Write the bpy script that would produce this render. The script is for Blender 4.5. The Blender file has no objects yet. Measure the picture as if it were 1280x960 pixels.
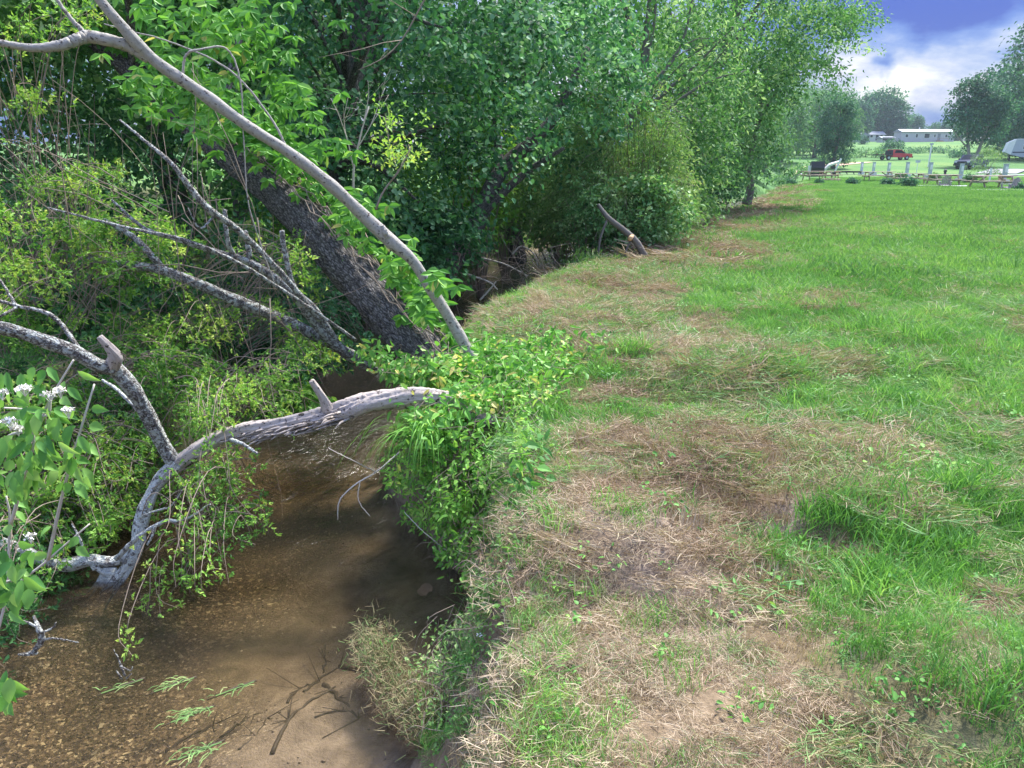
import bpy, bmesh, math, random
import numpy as np
from mathutils import Vector, Matrix
random.seed(7); rng = np.random.default_rng(7)
R = math.radians
S = bpy.context.scene
C = S.collection

# ------------------------------------------------------------------ camera
FPX = 962.0; PITCH = R(16.2); CAMZ = 1.6
cp, sp = math.cos(PITCH), math.sin(PITCH)
cam = bpy.data.cameras.new('camera'); cam.sensor_width = 36; cam.lens = FPX/1280*36
cam.clip_start = 0.05; cam.clip_end = 3000
camo = bpy.data.objects.new('camera', cam); C.objects.link(camo)
camo.location = (0, 0, CAMZ); camo.rotation_euler = (math.pi/2-PITCH, 0, 0); S.camera = camo
def ray(u, v):
    a = (u-640)/FPX; b = (480-v)/FPX
    return np.array([a, cp+b*sp, -sp+b*cp])
def WZ(u, v, z=0.0):
    d = ray(u, v); t = (z-CAMZ)/d[2]; return np.array([0, 0, CAMZ])+d*t
def WY(u, v, Y):
    d = ray(u, v); return np.array([0, 0, CAMZ])+d*(Y/d[1])

# ------------------------------------------------------------------ light and sky
SUN_EL, SUN_AZ = 58, 35          # azimuth clockwise from +Y
S.view_settings.view_transform = 'Standard'; S.view_settings.look = 'None'
S.view_settings.gamma = 1; S.view_settings.use_curve_mapping = False
S.view_settings.exposure = 1.32
wd = bpy.data.worlds.new('World'); S.world = wd; wd.use_nodes = True
nt = wd.node_tree; N = nt.nodes; Lk = nt.links; N.clear()
def wn(t, **k):
    n = N.new(t)
    for a, b in k.items(): setattr(n, a, b)
    return n
out = wn('ShaderNodeOutputWorld'); bg = wn('ShaderNodeBackground'); bg.inputs[1].default_value = 0.1
sky = wn('ShaderNodeTexSky', sky_type='NISHITA'); sky.sun_disc = False
sky.sun_elevation = R(SUN_EL); sky.sun_rotation = R(SUN_AZ)
tc = wn('ShaderNodeTexCoord'); mp = wn('ShaderNodeMapping'); mp.inputs['Scale'].default_value = (2.2, 2.2, 6.5)
mp.inputs['Location'].default_value = (0.0, 0.4, 0.35)
n1 = wn('ShaderNodeTexNoise'); n1.inputs['Scale'].default_value = 1.5; n1.inputs['Detail'].default_value = 7; n1.inputs['Roughness'].default_value = .6; n1.inputs['Distortion'].default_value = .35
cr = wn('ShaderNodeValToRGB'); e = cr.color_ramp.elements
e[0].position = .28; e[0].color = (.05, .28, 2.2, 1)
e[1].position = .80; e[1].color = (5.2, 5.2, 4.9, 1)
for ps_, cl_ in ((.40, (.45, .95, 2.9)), (.50, (1.0, 1.55, 3.3)), (.60, (2.1, 2.5, 3.6)), (.70, (3.3, 3.4, 4.2))):
    x = e.new(ps_); x.color = (*cl_, 1)
# banks of cloud where they stand in the sky: (u, v) of the view give the bearing and height, then spread and weight
def wm(op, a_, b_=0.0):
    q = wn('ShaderNodeMath', operation=op)
    for i_, v_ in enumerate((a_, b_)):
        if isinstance(v_, bpy.types.NodeSocket): Lk.new(v_, q.inputs[i_])
        else: q.inputs[i_].default_value = v_
    return q.outputs[0]
sx = wn('ShaderNodeSeparateXYZ'); Lk.new(tc.outputs['Generated'], sx.inputs[0])
nw = wn('ShaderNodeTexNoise'); nw.inputs['Scale'].default_value = 9; nw.inputs['Detail'].default_value = 5; Lk.new(tc.outputs['Generated'], nw.inputs['Vector'])
sw = wn('ShaderNodeSeparateColor'); Lk.new(nw.outputs['Color'], sw.inputs[0])
azn = wm('ADD', wm('ARCTAN2', sx.outputs[0], sx.outputs[1]), wm('MULTIPLY', wm('SUBTRACT', sw.outputs[0], .5), .19)); eln = wm('ADD', wm('ARCSINE', sx.outputs[2]), wm('MULTIPLY', wm('SUBTRACT', sw.outputs[1], .5), .10))
val = wm('ADD', wm('MULTIPLY', wm('SUBTRACT', n1.outputs[0], .5), 1.5), .55)
for (u_, v_, su, sv, am) in [(1152, 80, .050, .020, .24), (1250, 45, .06, .03, .08), (1068, 75, .03, .03, .16), (1130, -30, .15, .056, -.62), (1165, 138, .06, .020, -.24), (1095, 84, .011, .006, -.34), (1225, 104, .02, .014, .22), (1230, 85, .05, .018, -.10), (1120, 165, .2, .008, .06), (1090, 125, .05, .02, .02)]:
    d_ = ray(u_, v_); d_ = d_/np.linalg.norm(d_); a0 = math.atan2(d_[0], d_[1]); e0 = math.asin(d_[2])
    q1 = wm('POWER', wm('ABSOLUTE', wm('DIVIDE', wm('SUBTRACT', azn, a0), su)), 2.0); q2 = wm('POWER', wm('ABSOLUTE', wm('DIVIDE', wm('SUBTRACT', eln, e0), sv)), 2.0)
    val = wm('ADD', val, wm('MULTIPLY', wm('EXPONENT', wm('MULTIPLY', wm('ADD', q1, q2), -1.0)), am))
mixs = wn('ShaderNodeMix', data_type='RGBA'); mixs.inputs[0].default_value = .95
# an overcast sky is up to three times as bright overhead as at the horizon
gain = wn('ShaderNodeMix', data_type='RGBA', blend_type='MULTIPLY'); gain.inputs[0].default_value = 1
Lk.new(tc.outputs['Generated'], mp.inputs[0]); Lk.new(mp.outputs[0], n1.inputs['Vector']); Lk.new(val, cr.inputs[0])
Lk.new(sky.outputs[0], mixs.inputs[6]); Lk.new(cr.outputs[0], mixs.inputs[7]); Lk.new(mixs.outputs[2], gain.inputs[6]); Lk.new(wm('ADD', wm('MULTIPLY', wm('MAXIMUM', sx.outputs[2], 0.0), 2.0), .69), gain.inputs[7]); Lk.new(gain.outputs[2], bg.inputs[0]); Lk.new(bg.outputs[0], out.inputs[0])
sl = bpy.data.lights.new('sun', 'SUN'); sl.energy = 4.6; sl.angle = R(10); sl.color = (1, .96, .88)
so = bpy.data.objects.new('sun', sl); C.objects.link(so)
az = R(SUN_AZ); el = R(SUN_EL)
sdir = Vector((math.sin(az)*math.cos(el), math.cos(az)*math.cos(el), math.sin(el)))
so.rotation_euler = sdir.to_track_quat('Z', 'Y').to_euler(); so.location = (0, 0, 30)

# ------------------------------------------------------------------ materials
def newmat(name):
    m = bpy.data.materials.new(name); m.use_nodes = True; m.node_tree.nodes.clear(); return m
class G:
    def __init__(s, m): s.t = m.node_tree; s.m = m
    def n(s, t, ins=None, **k):
        x = s.t.nodes.new(t)
        for a, b in k.items(): setattr(x, a, b)
        for a, b in (ins or {}).items():
            if isinstance(b, bpy.types.NodeSocket): s.t.links.new(b, x.inputs[a])
            else: x.inputs[a].default_value = b
        return x
    def ramp(s, fac, stops):
        x = s.n('ShaderNodeValToRGB', {0: fac}); el = x.color_ramp.elements
        el[0].position, el[0].color = stops[0][0], (*stops[0][1], 1)
        el[1].position, el[1].color = stops[-1][0], (*stops[-1][1], 1)
        for p, c in stops[1:-1]: q = el.new(p); q.color = (*c, 1)
        return x.outputs[0]
    def noise(s, scale, detail=3, rough=.55, vec=None, dist=0):
        ins = {'Scale': scale, 'Detail': detail, 'Roughness': rough, 'Distortion': dist}
        if vec is not None: ins['Vector'] = vec
        return s.n('ShaderNodeTexNoise', ins).outputs[0]
    def math(s, op, a, b=0.0, c=None):
        ins = {0: a, 1: b}
        if c is not None: ins[2] = c
        return s.n('ShaderNodeMath', ins, operation=op).outputs[0]
    def mix(s, f, a, b, mode='MIX'):
        return s.n('ShaderNodeMix', {0: f, 6: a, 7: b}, data_type='RGBA', blend_type=mode).outputs[2]
    def pos(s): return s.n('ShaderNodeNewGeometry').outputs['Position']
    def attr(s, name, typ='GEOMETRY', out='Fac'):
        return s.n('ShaderNodeAttribute', attribute_type=typ, attribute_name=name).outputs[out]
    def bump(s, h, strength=.4, dist=.02):
        return s.n('ShaderNodeBump', {'Height': h, 'Strength': strength, 'Distance': dist}).outputs[0]
    def out(s, sh): s.t.links.new(sh, s.n('ShaderNodeOutputMaterial').inputs[0])
def leafmat(name, stops, transl=.32, rough=.5, inst=False, wscale=1.3, wamt=.35, spec=.25):
    """colour from each leaf's own tint, broad patches of species colour on top"""
    m = newmat(name); g = G(m)
    t = g.attr('tint')
    if inst: t = g.math('ADD', g.math('MULTIPLY', t, .6), g.math('MULTIPLY', g.attr('itint', 'INSTANCER'), .4))
    w = g.noise(wscale, 2, .5, g.pos())
    t = g.math('ADD', t, g.math('MULTIPLY', g.math('SUBTRACT', w, .5), wamt*2))
    col = g.ramp(t, stops)
    p = g.n('ShaderNodeBsdfPrincipled', {'Base Color': col, 'Roughness': rough, 'Specular IOR Level': spec})
    tcol = g.mix(1.0, col, (1.25, 1.3, .75, 1), 'MULTIPLY')
    tr = g.n('ShaderNodeBsdfTranslucent', {0: tcol})
    g.out(g.n('ShaderNodeMixShader', {0: transl, 1: p.outputs[0], 2: tr.outputs[0]}).outputs[0]); return m
M = {}
M['maple'] = leafmat('maple_leaf', [(0, (.018, .075, .035)), (.45, (.05, .17, .065)), (.8, (.12, .31, .13)), (1, (.27, .47, .28))], rough=.6, spec=.25)  # lower stops darkened to paint the wood's deep shade into the leaves
M['bright'] = leafmat('spring_leaf', [(0, (.07, .21, .035)), (.5, (.16, .37, .06)), (.85, (.28, .52, .10)), (1, (.44, .62, .15))], .34)
M['rose'] = leafmat('briar_leaf', [(0, (.035, .12, .03)), (.4, (.12, .29, .05)), (.8, (.28, .49, .09)), (1, (.50, .60, .14))], .34)
M['creeper'] = leafmat('creeper_leaf', [(0, (.06, .20, .035)), (.5, (.14, .36, .06)), (.85, (.25, .50, .10)), (.95, (.40, .58, .15)), (1, (.56, .52, .18))], .32, .5, spec=.25)
M['dogwood'] = leafmat('dogwood_leaf', [(0, (.08, .24, .05)), (.5, (.18, .40, .09)), (1, (.34, .55, .15))], .32, .55, spec=.25)
M['willow'] = leafmat('willow_leaf', [(0, (.07, .17, .05)), (.5, (.15, .28, .09)), (.85, (.24, .40, .14)), (1, (.38, .46, .20))], .32)
M['light'] = leafmat('ash_leaf', [(0, (.03, .11, .035)), (.45, (.09, .24, .07)), (.8, (.20, .40, .14)), (1, (.44, .60, .32))], .32, .58, spec=.25)
M['far'] = leafmat('far_leaf', [(0, (.045, .13, .06)), (.5, (.10, .24, .10)), (1, (.20, .36, .14))], .3, .6, wscale=.25)
M['farblue'] = leafmat('dark_leaf', [(0, (.022, .085, .055)), (.5, (.05, .16, .09)), (1, (.11, .26, .13))], .3, .6, wscale=.25)  # bluish teal tint carries part of the distance haze in the leaf colour
GR = [(0, (.05, .14, .04)), (.35, (.10, .26, .05)), (.65, (.18, .385, .10)), (.88, (.33, .51, .16)), (1, (.52, .56, .28))]
M['grass'] = leafmat('grass_blade', GR, .35, .5, True, .9, .22)
M['fargrass'] = leafmat('meadow_blade', [(0, (.07, .19, .05)), (.5, (.15, .32, .08)), (.9, (.26, .43, .13)), (1, (.40, .49, .19))], .35, .55, True, .18, .25)
M['dry'] = leafmat('dry_straw', [(0, (.13, .085, .06)), (.3, (.26, .18, .125)), (.6, (.41, .32, .225)), (.85, (.54, .45, .335)), (1, (.33, .34, .15))], .18, .7, True, 1.5, .2, .2)
M['clip'] = leafmat('grass_clipping', [(0, (.26, .20, .12)), (.22, (.38, .33, .19)), (.42, (.17, .25, .09)), (.75, (.15, .33, .11)), (1, (.33, .45, .25))], .25, .6, True, 1.5, .2)
M['weed'] = leafmat('weed_leaf', [(0, (.04, .14, .03)), (.5, (.09, .26, .05)), (.85, (.18, .40, .08)), (1, (.34, .55, .12))], .32, .55, True, 1.5, .2, .3)

def bark(name, dark, light, scale=12, stretch=(1, 1, .25), patch=None, bump=.6, vor=True, rough=.9):
    m = newmat(name); g = G(m)
    tcn = g.n('ShaderNodeTexCoord').outputs['Object']
    uv = g.attr('buv', out='Vector')
    wob_ = g.n('ShaderNodeVectorMath', {0: g.n('ShaderNodeTexNoise', {'Vector': uv, 'Scale': 30, 'Detail': 4}).outputs['Color'], 1: (.035, .035, .035)}, operation='MULTIPLY').outputs[0]
    uvw = g.n('ShaderNodeVectorMath', {0: uv, 1: wob_}, operation='ADD').outputs[0]
    mpn = g.n('ShaderNodeMapping', {0: uvw if vor else uv, 'Scale': stretch}).outputs[0]
    a = g.noise(scale, 6, .65, mpn, .4)
    b = g.n('ShaderNodeTexVoronoi', {'Vector': mpn, 'Scale': scale*1.3}, feature='DISTANCE_TO_EDGE').outputs[0] if vor else g.noise(scale*4, 4, .6, mpn)
    h = g.math('ADD', a, g.math('MINIMUM', g.math('MULTIPLY', b, 2.2), .6))
    col = g.ramp(h, [(.5, dark), (.78, tuple((d+l)/2 for d, l in zip(dark, light))), (1.15, light)])
    col = g.ramp(g.math('MULTIPLY', h, .7), [(.3, dark), (.55, tuple((d+l)/2 for d, l in zip(dark, light))), (.8, light)])
    if patch:
        pn = g.noise(patch[1], 5, .7, uv)
        f = g.ramp(pn, [(patch[2], (0, 0, 0)), (patch[2]+.06, (1, 1, 1))])
        col = g.mix(f, col, (*patch[0], 1))
    p = g.n('ShaderNodeBsdfPrincipled', {'Base Color': col, 'Roughness': rough, 'Normal': g.bump(h, bump, .012), 'Specular IOR Level': .2})
    g.out(p.outputs[0]); return m
M['bark_dark'] = bark('dark_bark', (.028, .026, .026), (.24, .225, .215), 44, (1, 1, .26), patch=((.42, .40, .39), 70, .64), bump=1.0)
M['bark_pale'] = bark('pale_bark', (.065, .058, .048), (.37, .35, .315), 45, (1, 1, .8), patch=((.085, .07, .062), 30, .57), bump=.7, vor=False)
M['bark_lichen'] = bark('lichen_bark', (.045, .038, .034), (.33, .31, .29), 50, (1, 1, .7), patch=((.48, .50, .47), 26, .49), bump=1.0)
M['bark_lichen_lightened'] = bark('lightened_lichen_bark', (.06, .05, .045), (.40, .38, .36), 50, (1, 1, .7), patch=((.58, .60, .57), 22, .43), bump=1.0)  # lichen bark lightened to offset the foliage shadow on the lower limb
M['bark_log'] = bark('weathered_wood', (.05, .04, .035), (.46, .40, .36), 70, (1, 1, .12), patch=((.06, .048, .04), 30, .56), bump=1.0, vor=False)
M['bark_far'] = bark('grey_bark', (.05, .045, .04), (.17, .155, .14), 10, (1, 1, .3), bump=.4, vor=False)
M['twig'] = bark('twig_bark', (.09, .065, .05), (.26, .21, .17), 20, (1, 1, .5), bump=.2, vor=False)
M['twig_pale'] = bark('pale_twig', (.25, .21, .18), (.58, .53, .47), 20, (1, 1, .5), bump=.2, vor=False)
M['wet'] = bark('wet_wood', (.012, .009, .007), (.06, .045, .032), 20, (1, 1, .3), bump=.4, vor=False, rough=.5)
def plain(name, col, rough=.6, var=.15, scale=8, metal=0, spec=.4, bump=0):
    m = newmat(name); g = G(m)
    n = g.noise(scale, 5, .6, g.n('ShaderNodeTexCoord').outputs['Object'])
    c = g.ramp(n, [(.3, tuple(v*(1-var) for v in col)), (.7, tuple(min(1, v*(1+var)) for v in col))])
    ins = {'Base Color': c, 'Roughness': rough, 'Metallic': metal, 'Specular IOR Level': spec}
    if bump: ins['Normal'] = g.bump(n, bump, .01)
    g.out(g.n('ShaderNodeBsdfPrincipled', ins).outputs[0]); return m
M['cutwood'] = plain('fresh_cut_wood', (.62, .40, .22), .8, .2, 30)
M['timber'] = plain('picnic_timber', (.42, .35, .27), .8, .2, 14, bump=.2)
M['timber_red'] = plain('red_timber', (.40, .25, .18), .8, .2, 10)
M['chairp'] = plain('faded_mauve_wood', (.42, .36, .42), .8, .15, 10)
M['concrete'] = plain('concrete', (.55, .55, .55), .85, .12, 6, bump=.2)
M['metal_grey'] = plain('grey_metal', (.48, .52, .58), .4, .06, 5, .3)
M['white'] = plain('white_paint', (.78, .78, .78), .45, .05, 3)
M['siding'] = plain('pale_siding', (.46, .44, .50), .55, .06, 2)
M['roof'] = plain('pale_roof', (.26, .28, .32), .5, .08, 3)
M['roofdark'] = plain('slate_roof', (.20, .22, .26), .8, .15, 3)
M['glass'] = plain('dark_glass', (.02, .024, .032), .35, .05, 3, 0, .2)
M['red'] = plain('red_paint', (.62, .03, .04), .3, .06, 2, 0, .6)
M['navy'] = plain('navy_paint', (.018, .028, .08), .45, .08, 2, 0, .7)
M['tyre'] = plain('tyre_rubber', (.02, .02, .022), .8, .1, 5)
M['black'] = plain('black_metal', (.02, .022, .028), .5, .1, 5)
M['rvgrey'] = plain('rv_grey', (.42, .46, .53), .4, .05, 2)
M['stone'] = plain('pale_stone', (.50, .47, .50), .8, .18, 20, bump=.4)
M['ringstone'] = plain('reddish_block', (.48, .33, .27), .85, .2, 5, bump=.3)
M['petal'] = plain('cream_petal', (.82, .80, .72), .6, .06, 30)
M['litter'] = plain('pale_litter', (.72, .76, .80), .4, .05, 30)

# terrain material: zones are vertex attributes of the sheet (soil, bed, straw, far field)
def groundmat():
    m = newmat('ground_soil'); g = G(m); P = g.pos()
    nbig = g.noise(.8, 4, .6, P); nf = g.noise(14, 6, .65, P); nff = g.noise(70, 4, .6, P)
    soil = g.ramp(g.math('ADD', g.math('MULTIPLY', nf, .6), g.math('MULTIPLY', nff, .4)), [(.3, (.10, .068, .045)), (.5, (.22, .155, .105)), (.7, (.36, .27, .19))])
    bare = g.ramp(nff, [(.3, (.19, .135, .11)), (.7, (.34, .26, .215))])
    soil = g.mix(g.attr('bare'), soil, bare)
    grn = g.ramp(g.math('ADD', g.math('MULTIPLY', nf, .7), g.math('MULTIPLY', nbig, .3)), [(.3, (.035, .07, .02)), (.55, (.055, .11, .03)), (.75, (.11, .12, .055))])
    c = g.mix(g.attr('green'), soil, grn)
    nl = g.noise(.06, 4, .6, P); nm = g.noise(.5, 5, .7, P)
    farc = g.ramp(g.math('ADD', g.math('MULTIPLY', nl, .65), g.math('MULTIPLY', nm, .35)), [(.33, (.045, .12, .04)), (.48, (.08, .18, .05)), (.60, (.13, .22, .06)), (.7, (.22, .24, .09))])
    c = g.mix(g.attr('far'), c, farc)
    # creek bed: fine gravel with pale flecks, smoother silt to the right
    v = g.n('ShaderNodeTexVoronoi', {'Vector': P, 'Scale': 48}); v2 = g.n('ShaderNodeTexVoronoi', {'Vector': P, 'Scale': 85})
    fleck = g.ramp(g.n('ShaderNodeSeparateColor', {0: v.outputs['Color']}).outputs[0], [(0, (.06, .045, .034)), (.5, (.14, .105, .075)), (.86, (.33, .24, .16)), (.95, (.75, .62, .42))])
    fleck2 = g.ramp(g.n('ShaderNodeSeparateColor', {0: v2.outputs['Color']}).outputs[0], [(0, (.065, .048, .036)), (.6, (.15, .112, .08)), (.92, (.36, .27, .18)), (.97, (.72, .58, .40))])
    grav = g.mix(g.ramp(nf, [(.45, (0, 0, 0)), (.55, (1, 1, 1))]), fleck, fleck2)
    silt = g.ramp(g.noise(5, 6, .65, P, .6), [(.3, (.12, .09, .066)), (.5, (.235, .18, .132)), (.7, (.34, .265, .195))])
    bed = g.mix(g.attr('silt'), grav, silt)
    c = g.mix(g.attr('bed'), c, bed)
    p = g.n('ShaderNodeBsdfPrincipled', {'Base Color': c, 'Roughness': .92, 'Specular IOR Level': .15, 'Normal': g.bump(g.math('ADD', nf, nff), .6, .03)})
    g.out(p.outputs[0]); return m
M['ground'] = groundmat()
def watermat():
    m = newmat('creek_water'); g = G(m); P = g.pos()
    mpn = g.n('ShaderNodeMapping', {0: P, 'Scale': (1, .55, 1), 'Rotation': (0, 0, R(-12))}).outputs[0]
    n = g.math('ADD', g.noise(7, 4, .6, mpn, .8), g.math('MULTIPLY', g.noise(24, 3, .6, mpn, .5), .35))
    calm = g.ramp(g.noise(.8, 2, .5, P), [(.35, (.3, .3, .3)), (.6, (1, 1, 1))])
    yv = g.n('ShaderNodeSeparateXYZ', {0: P}).outputs[1]; rip = g.n('ShaderNodeMapRange', {0: yv, 1: 4.4, 2: 6.2, 3: .12, 4: 2.4}).outputs[0]
    n = g.math('MULTIPLY', g.math('MULTIPLY', n, calm), rip)
    nb = g.bump(n, .9, .05)
    fr = g.n('ShaderNodeFresnel', {'IOR': 1.33, 'Normal': nb}).outputs[0]
    gl = g.n('ShaderNodeBsdfGlossy', {'Color': (1, 1, 1, 1), 'Roughness': .18, 'Normal': nb}).outputs[0]
    tr = g.n('ShaderNodeMixShader', {0: .06, 1: g.n('ShaderNodeBsdfTransparent').outputs[0], 2: g.n('ShaderNodeBsdfDiffuse', {0: (.24, .19, .12, 1)}).outputs[0]}).outputs[0]
    g.out(g.n('ShaderNodeMixShader', {0: fr, 1: tr, 2: gl}).outputs[0])
    ab = g.n('ShaderNodeVolumeAbsorption', {'Color': (.52, .46, .30, 1), 'Density': 2.6}).outputs[0]
    o = [x for x in g.t.nodes if x.type == 'OUTPUT_MATERIAL'][0]; g.t.links.new(ab, o.inputs[1])
    return m
M['water'] = watermat()
def roadmat():
    m = newmat('gravel_road'); g = G(m)
    c = g.ramp(g.noise(3, 6, .7, g.pos()), [(.3, (.17, .18, .20)), (.7, (.28, .28, .30))])
    g.out(g.n('ShaderNodeBsdfPrincipled', {'Base Color': c, 'Roughness': .9}).outputs[0]); return m
M['road'] = roadmat()
M['barestrip'] = plain('red_clay', (.52, .34, .25), .9, .2, .6)

# ------------------------------------------------------------------ mesh helpers
class MB:
    def __init__(s): s.v = []; s.f = []; s.t = []; s.uv = []; s.n = 0; s.mi = []
    def add(s, v, f, tint=.5, uv=None, mi=0):
        v = np.asarray(v, float).reshape(-1, 3); fl = f if isinstance(f, list) else [f]
        for a in fl:
            a = np.asarray(a, int)
            if a.size == 0: continue
            s.f.append(a+s.n); s.mi.append(np.full(len(a), mi))
            s.t.append(np.full(len(a), tint, float) if np.isscalar(tint) else np.asarray(tint, float)[:len(a)])
        s.v.append(v); s.uv.append(np.asarray(uv, float) if uv is not None else v.copy()); s.n += len(v); return s
    def build(s, name, mat, parent=None, smooth=True, loc=None, link=True):
        me = bpy.data.meshes.new(name); V = np.concatenate(s.v); 
        if loc is not None: V = V-np.asarray(loc)
        fs = s.f; nl = sum(a.size for a in fs); npoly = sum(len(a) for a in fs)
        me.vertices.add(len(V)); me.vertices.foreach_set('co', V.astype(np.float32).ravel())
        me.loops.add(nl); me.polygons.add(npoly)
        me.loops.foreach_set('vertex_index', np.concatenate([a.ravel() for a in fs]).astype(np.int32))
        sizes = np.concatenate([np.full(len(a), a.shape[1]) for a in fs]); st = np.concatenate([[0], np.cumsum(sizes)[:-1]])
        me.polygons.foreach_set('loop_start', st.astype(np.int32))
        me.polygons.foreach_set('use_smooth', np.full(npoly, bool(smooth)))
        mats = mat if isinstance(mat, (list, tuple)) else [mat]
        for m_ in mats: me.materials.append(m_)
        if len(mats) > 1: me.polygons.foreach_set('material_index', np.concatenate(s.mi).astype(np.int32))
        me.update(calc_edges=True)
        a = me.attributes.new('tint', 'FLOAT', 'FACE'); a.data.foreach_set('value', np.concatenate(s.t).astype(np.float32))
        a = me.attributes.new('buv', 'FLOAT_VECTOR', 'POINT'); a.data.foreach_set('vector', np.concatenate(s.uv).astype(np.float32).ravel())
        o = bpy.data.objects.new(name, me)
        if loc is not None: o.location = loc
        if link: C.objects.link(o)
        if parent: o.parent = parent
        return o
def tag(o, label=None, cat=None, group=None, kind=None):
    if label: o['label'] = label
    if cat: o['category'] = cat
    if group: o['group'] = group
    if kind: o['kind'] = kind
    return o
def empty(name, label, cat, loc=(0, 0, 0), rz=0, group=None):
    o = bpy.data.objects.new(name, None); C.objects.link(o); o.location = tuple(float(q) for q in loc); o.rotation_euler = (0, 0, rz)
    o.empty_display_size = .2
    return tag(o, label, cat, group)
def copy_thing(root, loc, rz=0, scale=1, label=None):
    r = root.copy(); C.objects.link(r); r.location = loc; r.rotation_euler = (0, 0, rz); r.scale = (scale,)*3 if np.isscalar(scale) else scale
    if label: r['label'] = label
    for ch in list(root.children):
        c = ch.copy(); C.objects.link(c); c.parent = r
        for gch in ch.children: d = gch.copy(); C.objects.link(d); d.parent = c
    return r
def nrm(a): return a/np.maximum(np.linalg.norm(a, axis=-1, keepdims=True), 1e-9)
def catmull(pts, rad, per=6):
    pts = np.asarray(pts, float); rad = np.asarray(rad, float)
    if len(pts) < 3 or per <= 1: return pts, rad
    P = np.vstack([2*pts[0]-pts[1], pts, 2*pts[-1]-pts[-2]]); out = []; ro = []
    for i in range(1, len(P)-2):
        for k in range(per):
            t = k/per; a, b, c, d = P[i-1], P[i], P[i+1], P[i+2]
            out.append(.5*((2*b)+(-a+c)*t+(2*a-5*b+4*c-d)*t*t+(-a+3*b-3*c+d)*t**3)); ro.append(rad[i-1]*(1-t)+rad[i]*t)
    out.append(pts[-1]); ro.append(rad[-1]); return np.array(out), np.array(ro)
def tube(mb, pts, rad, sides=6, per=1, wob=0, tint=.5, rough=0, cap=True, seed=None, mi=0):
    pts, rad = catmull(pts, rad, per); n = len(pts)
    if wob: pts = pts+rng.normal(0, wob, pts.shape)*np.minimum(1, np.arange(n)[:, None])
    T = nrm(np.gradient(pts, axis=0)); ref = np.array([.13, .21, .97]) if abs(T[0][2]) < .9 else np.array([.9, .3, .1])
    A = np.empty_like(T); a = nrm(np.cross(ref, T[0])); 
    for i in range(n): a = nrm(a-T[i]*np.dot(a, T[i])); A[i] = a
    B = np.cross(T, A); th = np.arange(sides)*2*math.pi/sides
    rr = rad[:, None]*np.ones(sides)
    if rough: rr = rr*(1+rough*rng.normal(0, 1, (n, sides)))
    ring = pts[:, None]+(A[:, None]*np.cos(th)[None, :, None]+B[:, None]*np.sin(th)[None, :, None])*rr[..., None]
    v = ring.reshape(-1, 3); L = np.concatenate([[0], np.cumsum(np.linalg.norm(np.diff(pts, axis=0), axis=1))])
    # bark coordinates run round and along the limb
    uv = np.stack([np.cos(th)[None]*rr, np.sin(th)[None]*rr, np.repeat(L[:, None], sides, 1)], -1).reshape(-1, 3)+pts[0]*.37
    i = np.arange(n-1)[:, None]*sides; j = np.arange(sides)[None]; k = (j+1) % sides
    f = np.stack([i+j, i+k, i+sides+k, i+sides+j], -1).reshape(-1, 4); fl = [f]
    if cap and sides > 3:
        v = np.vstack([v, pts[:1], pts[-1:]]); uv = np.vstack([uv, uv[:1], uv[-1:]])
        b0, b1 = n*sides, n*sides+1; j = np.arange(sides); k = (j+1) % sides
        fl.append(np.stack([np.full(sides, b0), k, j], -1)); fl.append(np.stack([np.full(sides, b1), (n-1)*sides+j, (n-1)*sides+k], -1))
    mb.add(v, fl, tint, uv, mi)
    return pts
# leaf shapes: local x along the leaf, y across, z normal
LEAF = {
 'two': (np.array([[0, 0, 0], [1, 0, -.08], [.42, .5, .1], [.42, -.5, .1]]), [np.array([[0, 1, 2], [0, 3, 1]])]),
 'four': (np.array([[0, 0, 0], [1, 0, -.12], [.28, .44, .08], [.68, .36, .03], [.28, -.44, .08], [.68, -.36, .03]]), [np.array([[0, 1, 3, 2], [0, 4, 5, 1]])]),
 'maple': (np.array([[0, 0, 0], [1, 0, -.15], [.62, .2, 0], [.72, .55, -.05], [.35, .28, .05], [.12, .55, -.02], [.62, -.2, 0], [.72, -.55, -.05], [.35, -.28, .05], [.12, -.55, -.02]]),
           [np.array([[0, 1, 2, 4], [0, 8, 6, 1]]), np.array([[2, 3, 4], [4, 5, 0], [6, 8, 7], [8, 0, 9]])]),
 'big': (np.array([[0, 0, 0], [.35, 0, -.03], [.7, 0, -.10], [1.03, 0, -.28], [.16, .3, .05], [.45, .43, .06], [.78, .24, -.06], [.16, -.3, .05], [.45, -.43, .06], [.78, -.24, -.06]]),
         [np.array([[0, 1, 5, 4], [1, 2, 6, 5], [0, 7, 8, 1], [1, 8, 9, 2]]), np.array([[2, 3, 6], [2, 9, 3]])]),
}
def leaves(mb, pos, d, n, length, width, tint, shape='two', mi=0):
    pos = np.asarray(pos); k = len(pos)
    if not k: return
    d = nrm(d); s = nrm(np.cross(n, d)); n = np.cross(d, s)
    T, F = LEAF[shape]; length = np.broadcast_to(length, k); width = np.broadcast_to(width, k); tint = np.broadcast_to(tint, k)
    v = pos[:, None]+d[:, None]*(T[None, :, 0:1]*length[:, None, None])+s[:, None]*(T[None, :, 1:2]*width[:, None, None])+n[:, None]*(T[None, :, 2:3]*length[:, None, None])
    off = (np.arange(k)*len(T))[:, None, None]; base = mb.n
    v = v.reshape(-1, 3)
    for q, f in enumerate(F):
        ff = (f[None]+off).reshape(-1, f.shape[1])
        mb.f.append(ff+base); mb.t.append(np.repeat(tint, len(f))); mb.mi.append(np.full(len(ff), mi))
    mb.v.append(v); mb.uv.append(v.copy()); mb.n += len(v)
def rdir(k, up=0.0):
    a = rng.normal(0, 1, (k, 3)); a[:, 2] += up; return nrm(a)
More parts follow.
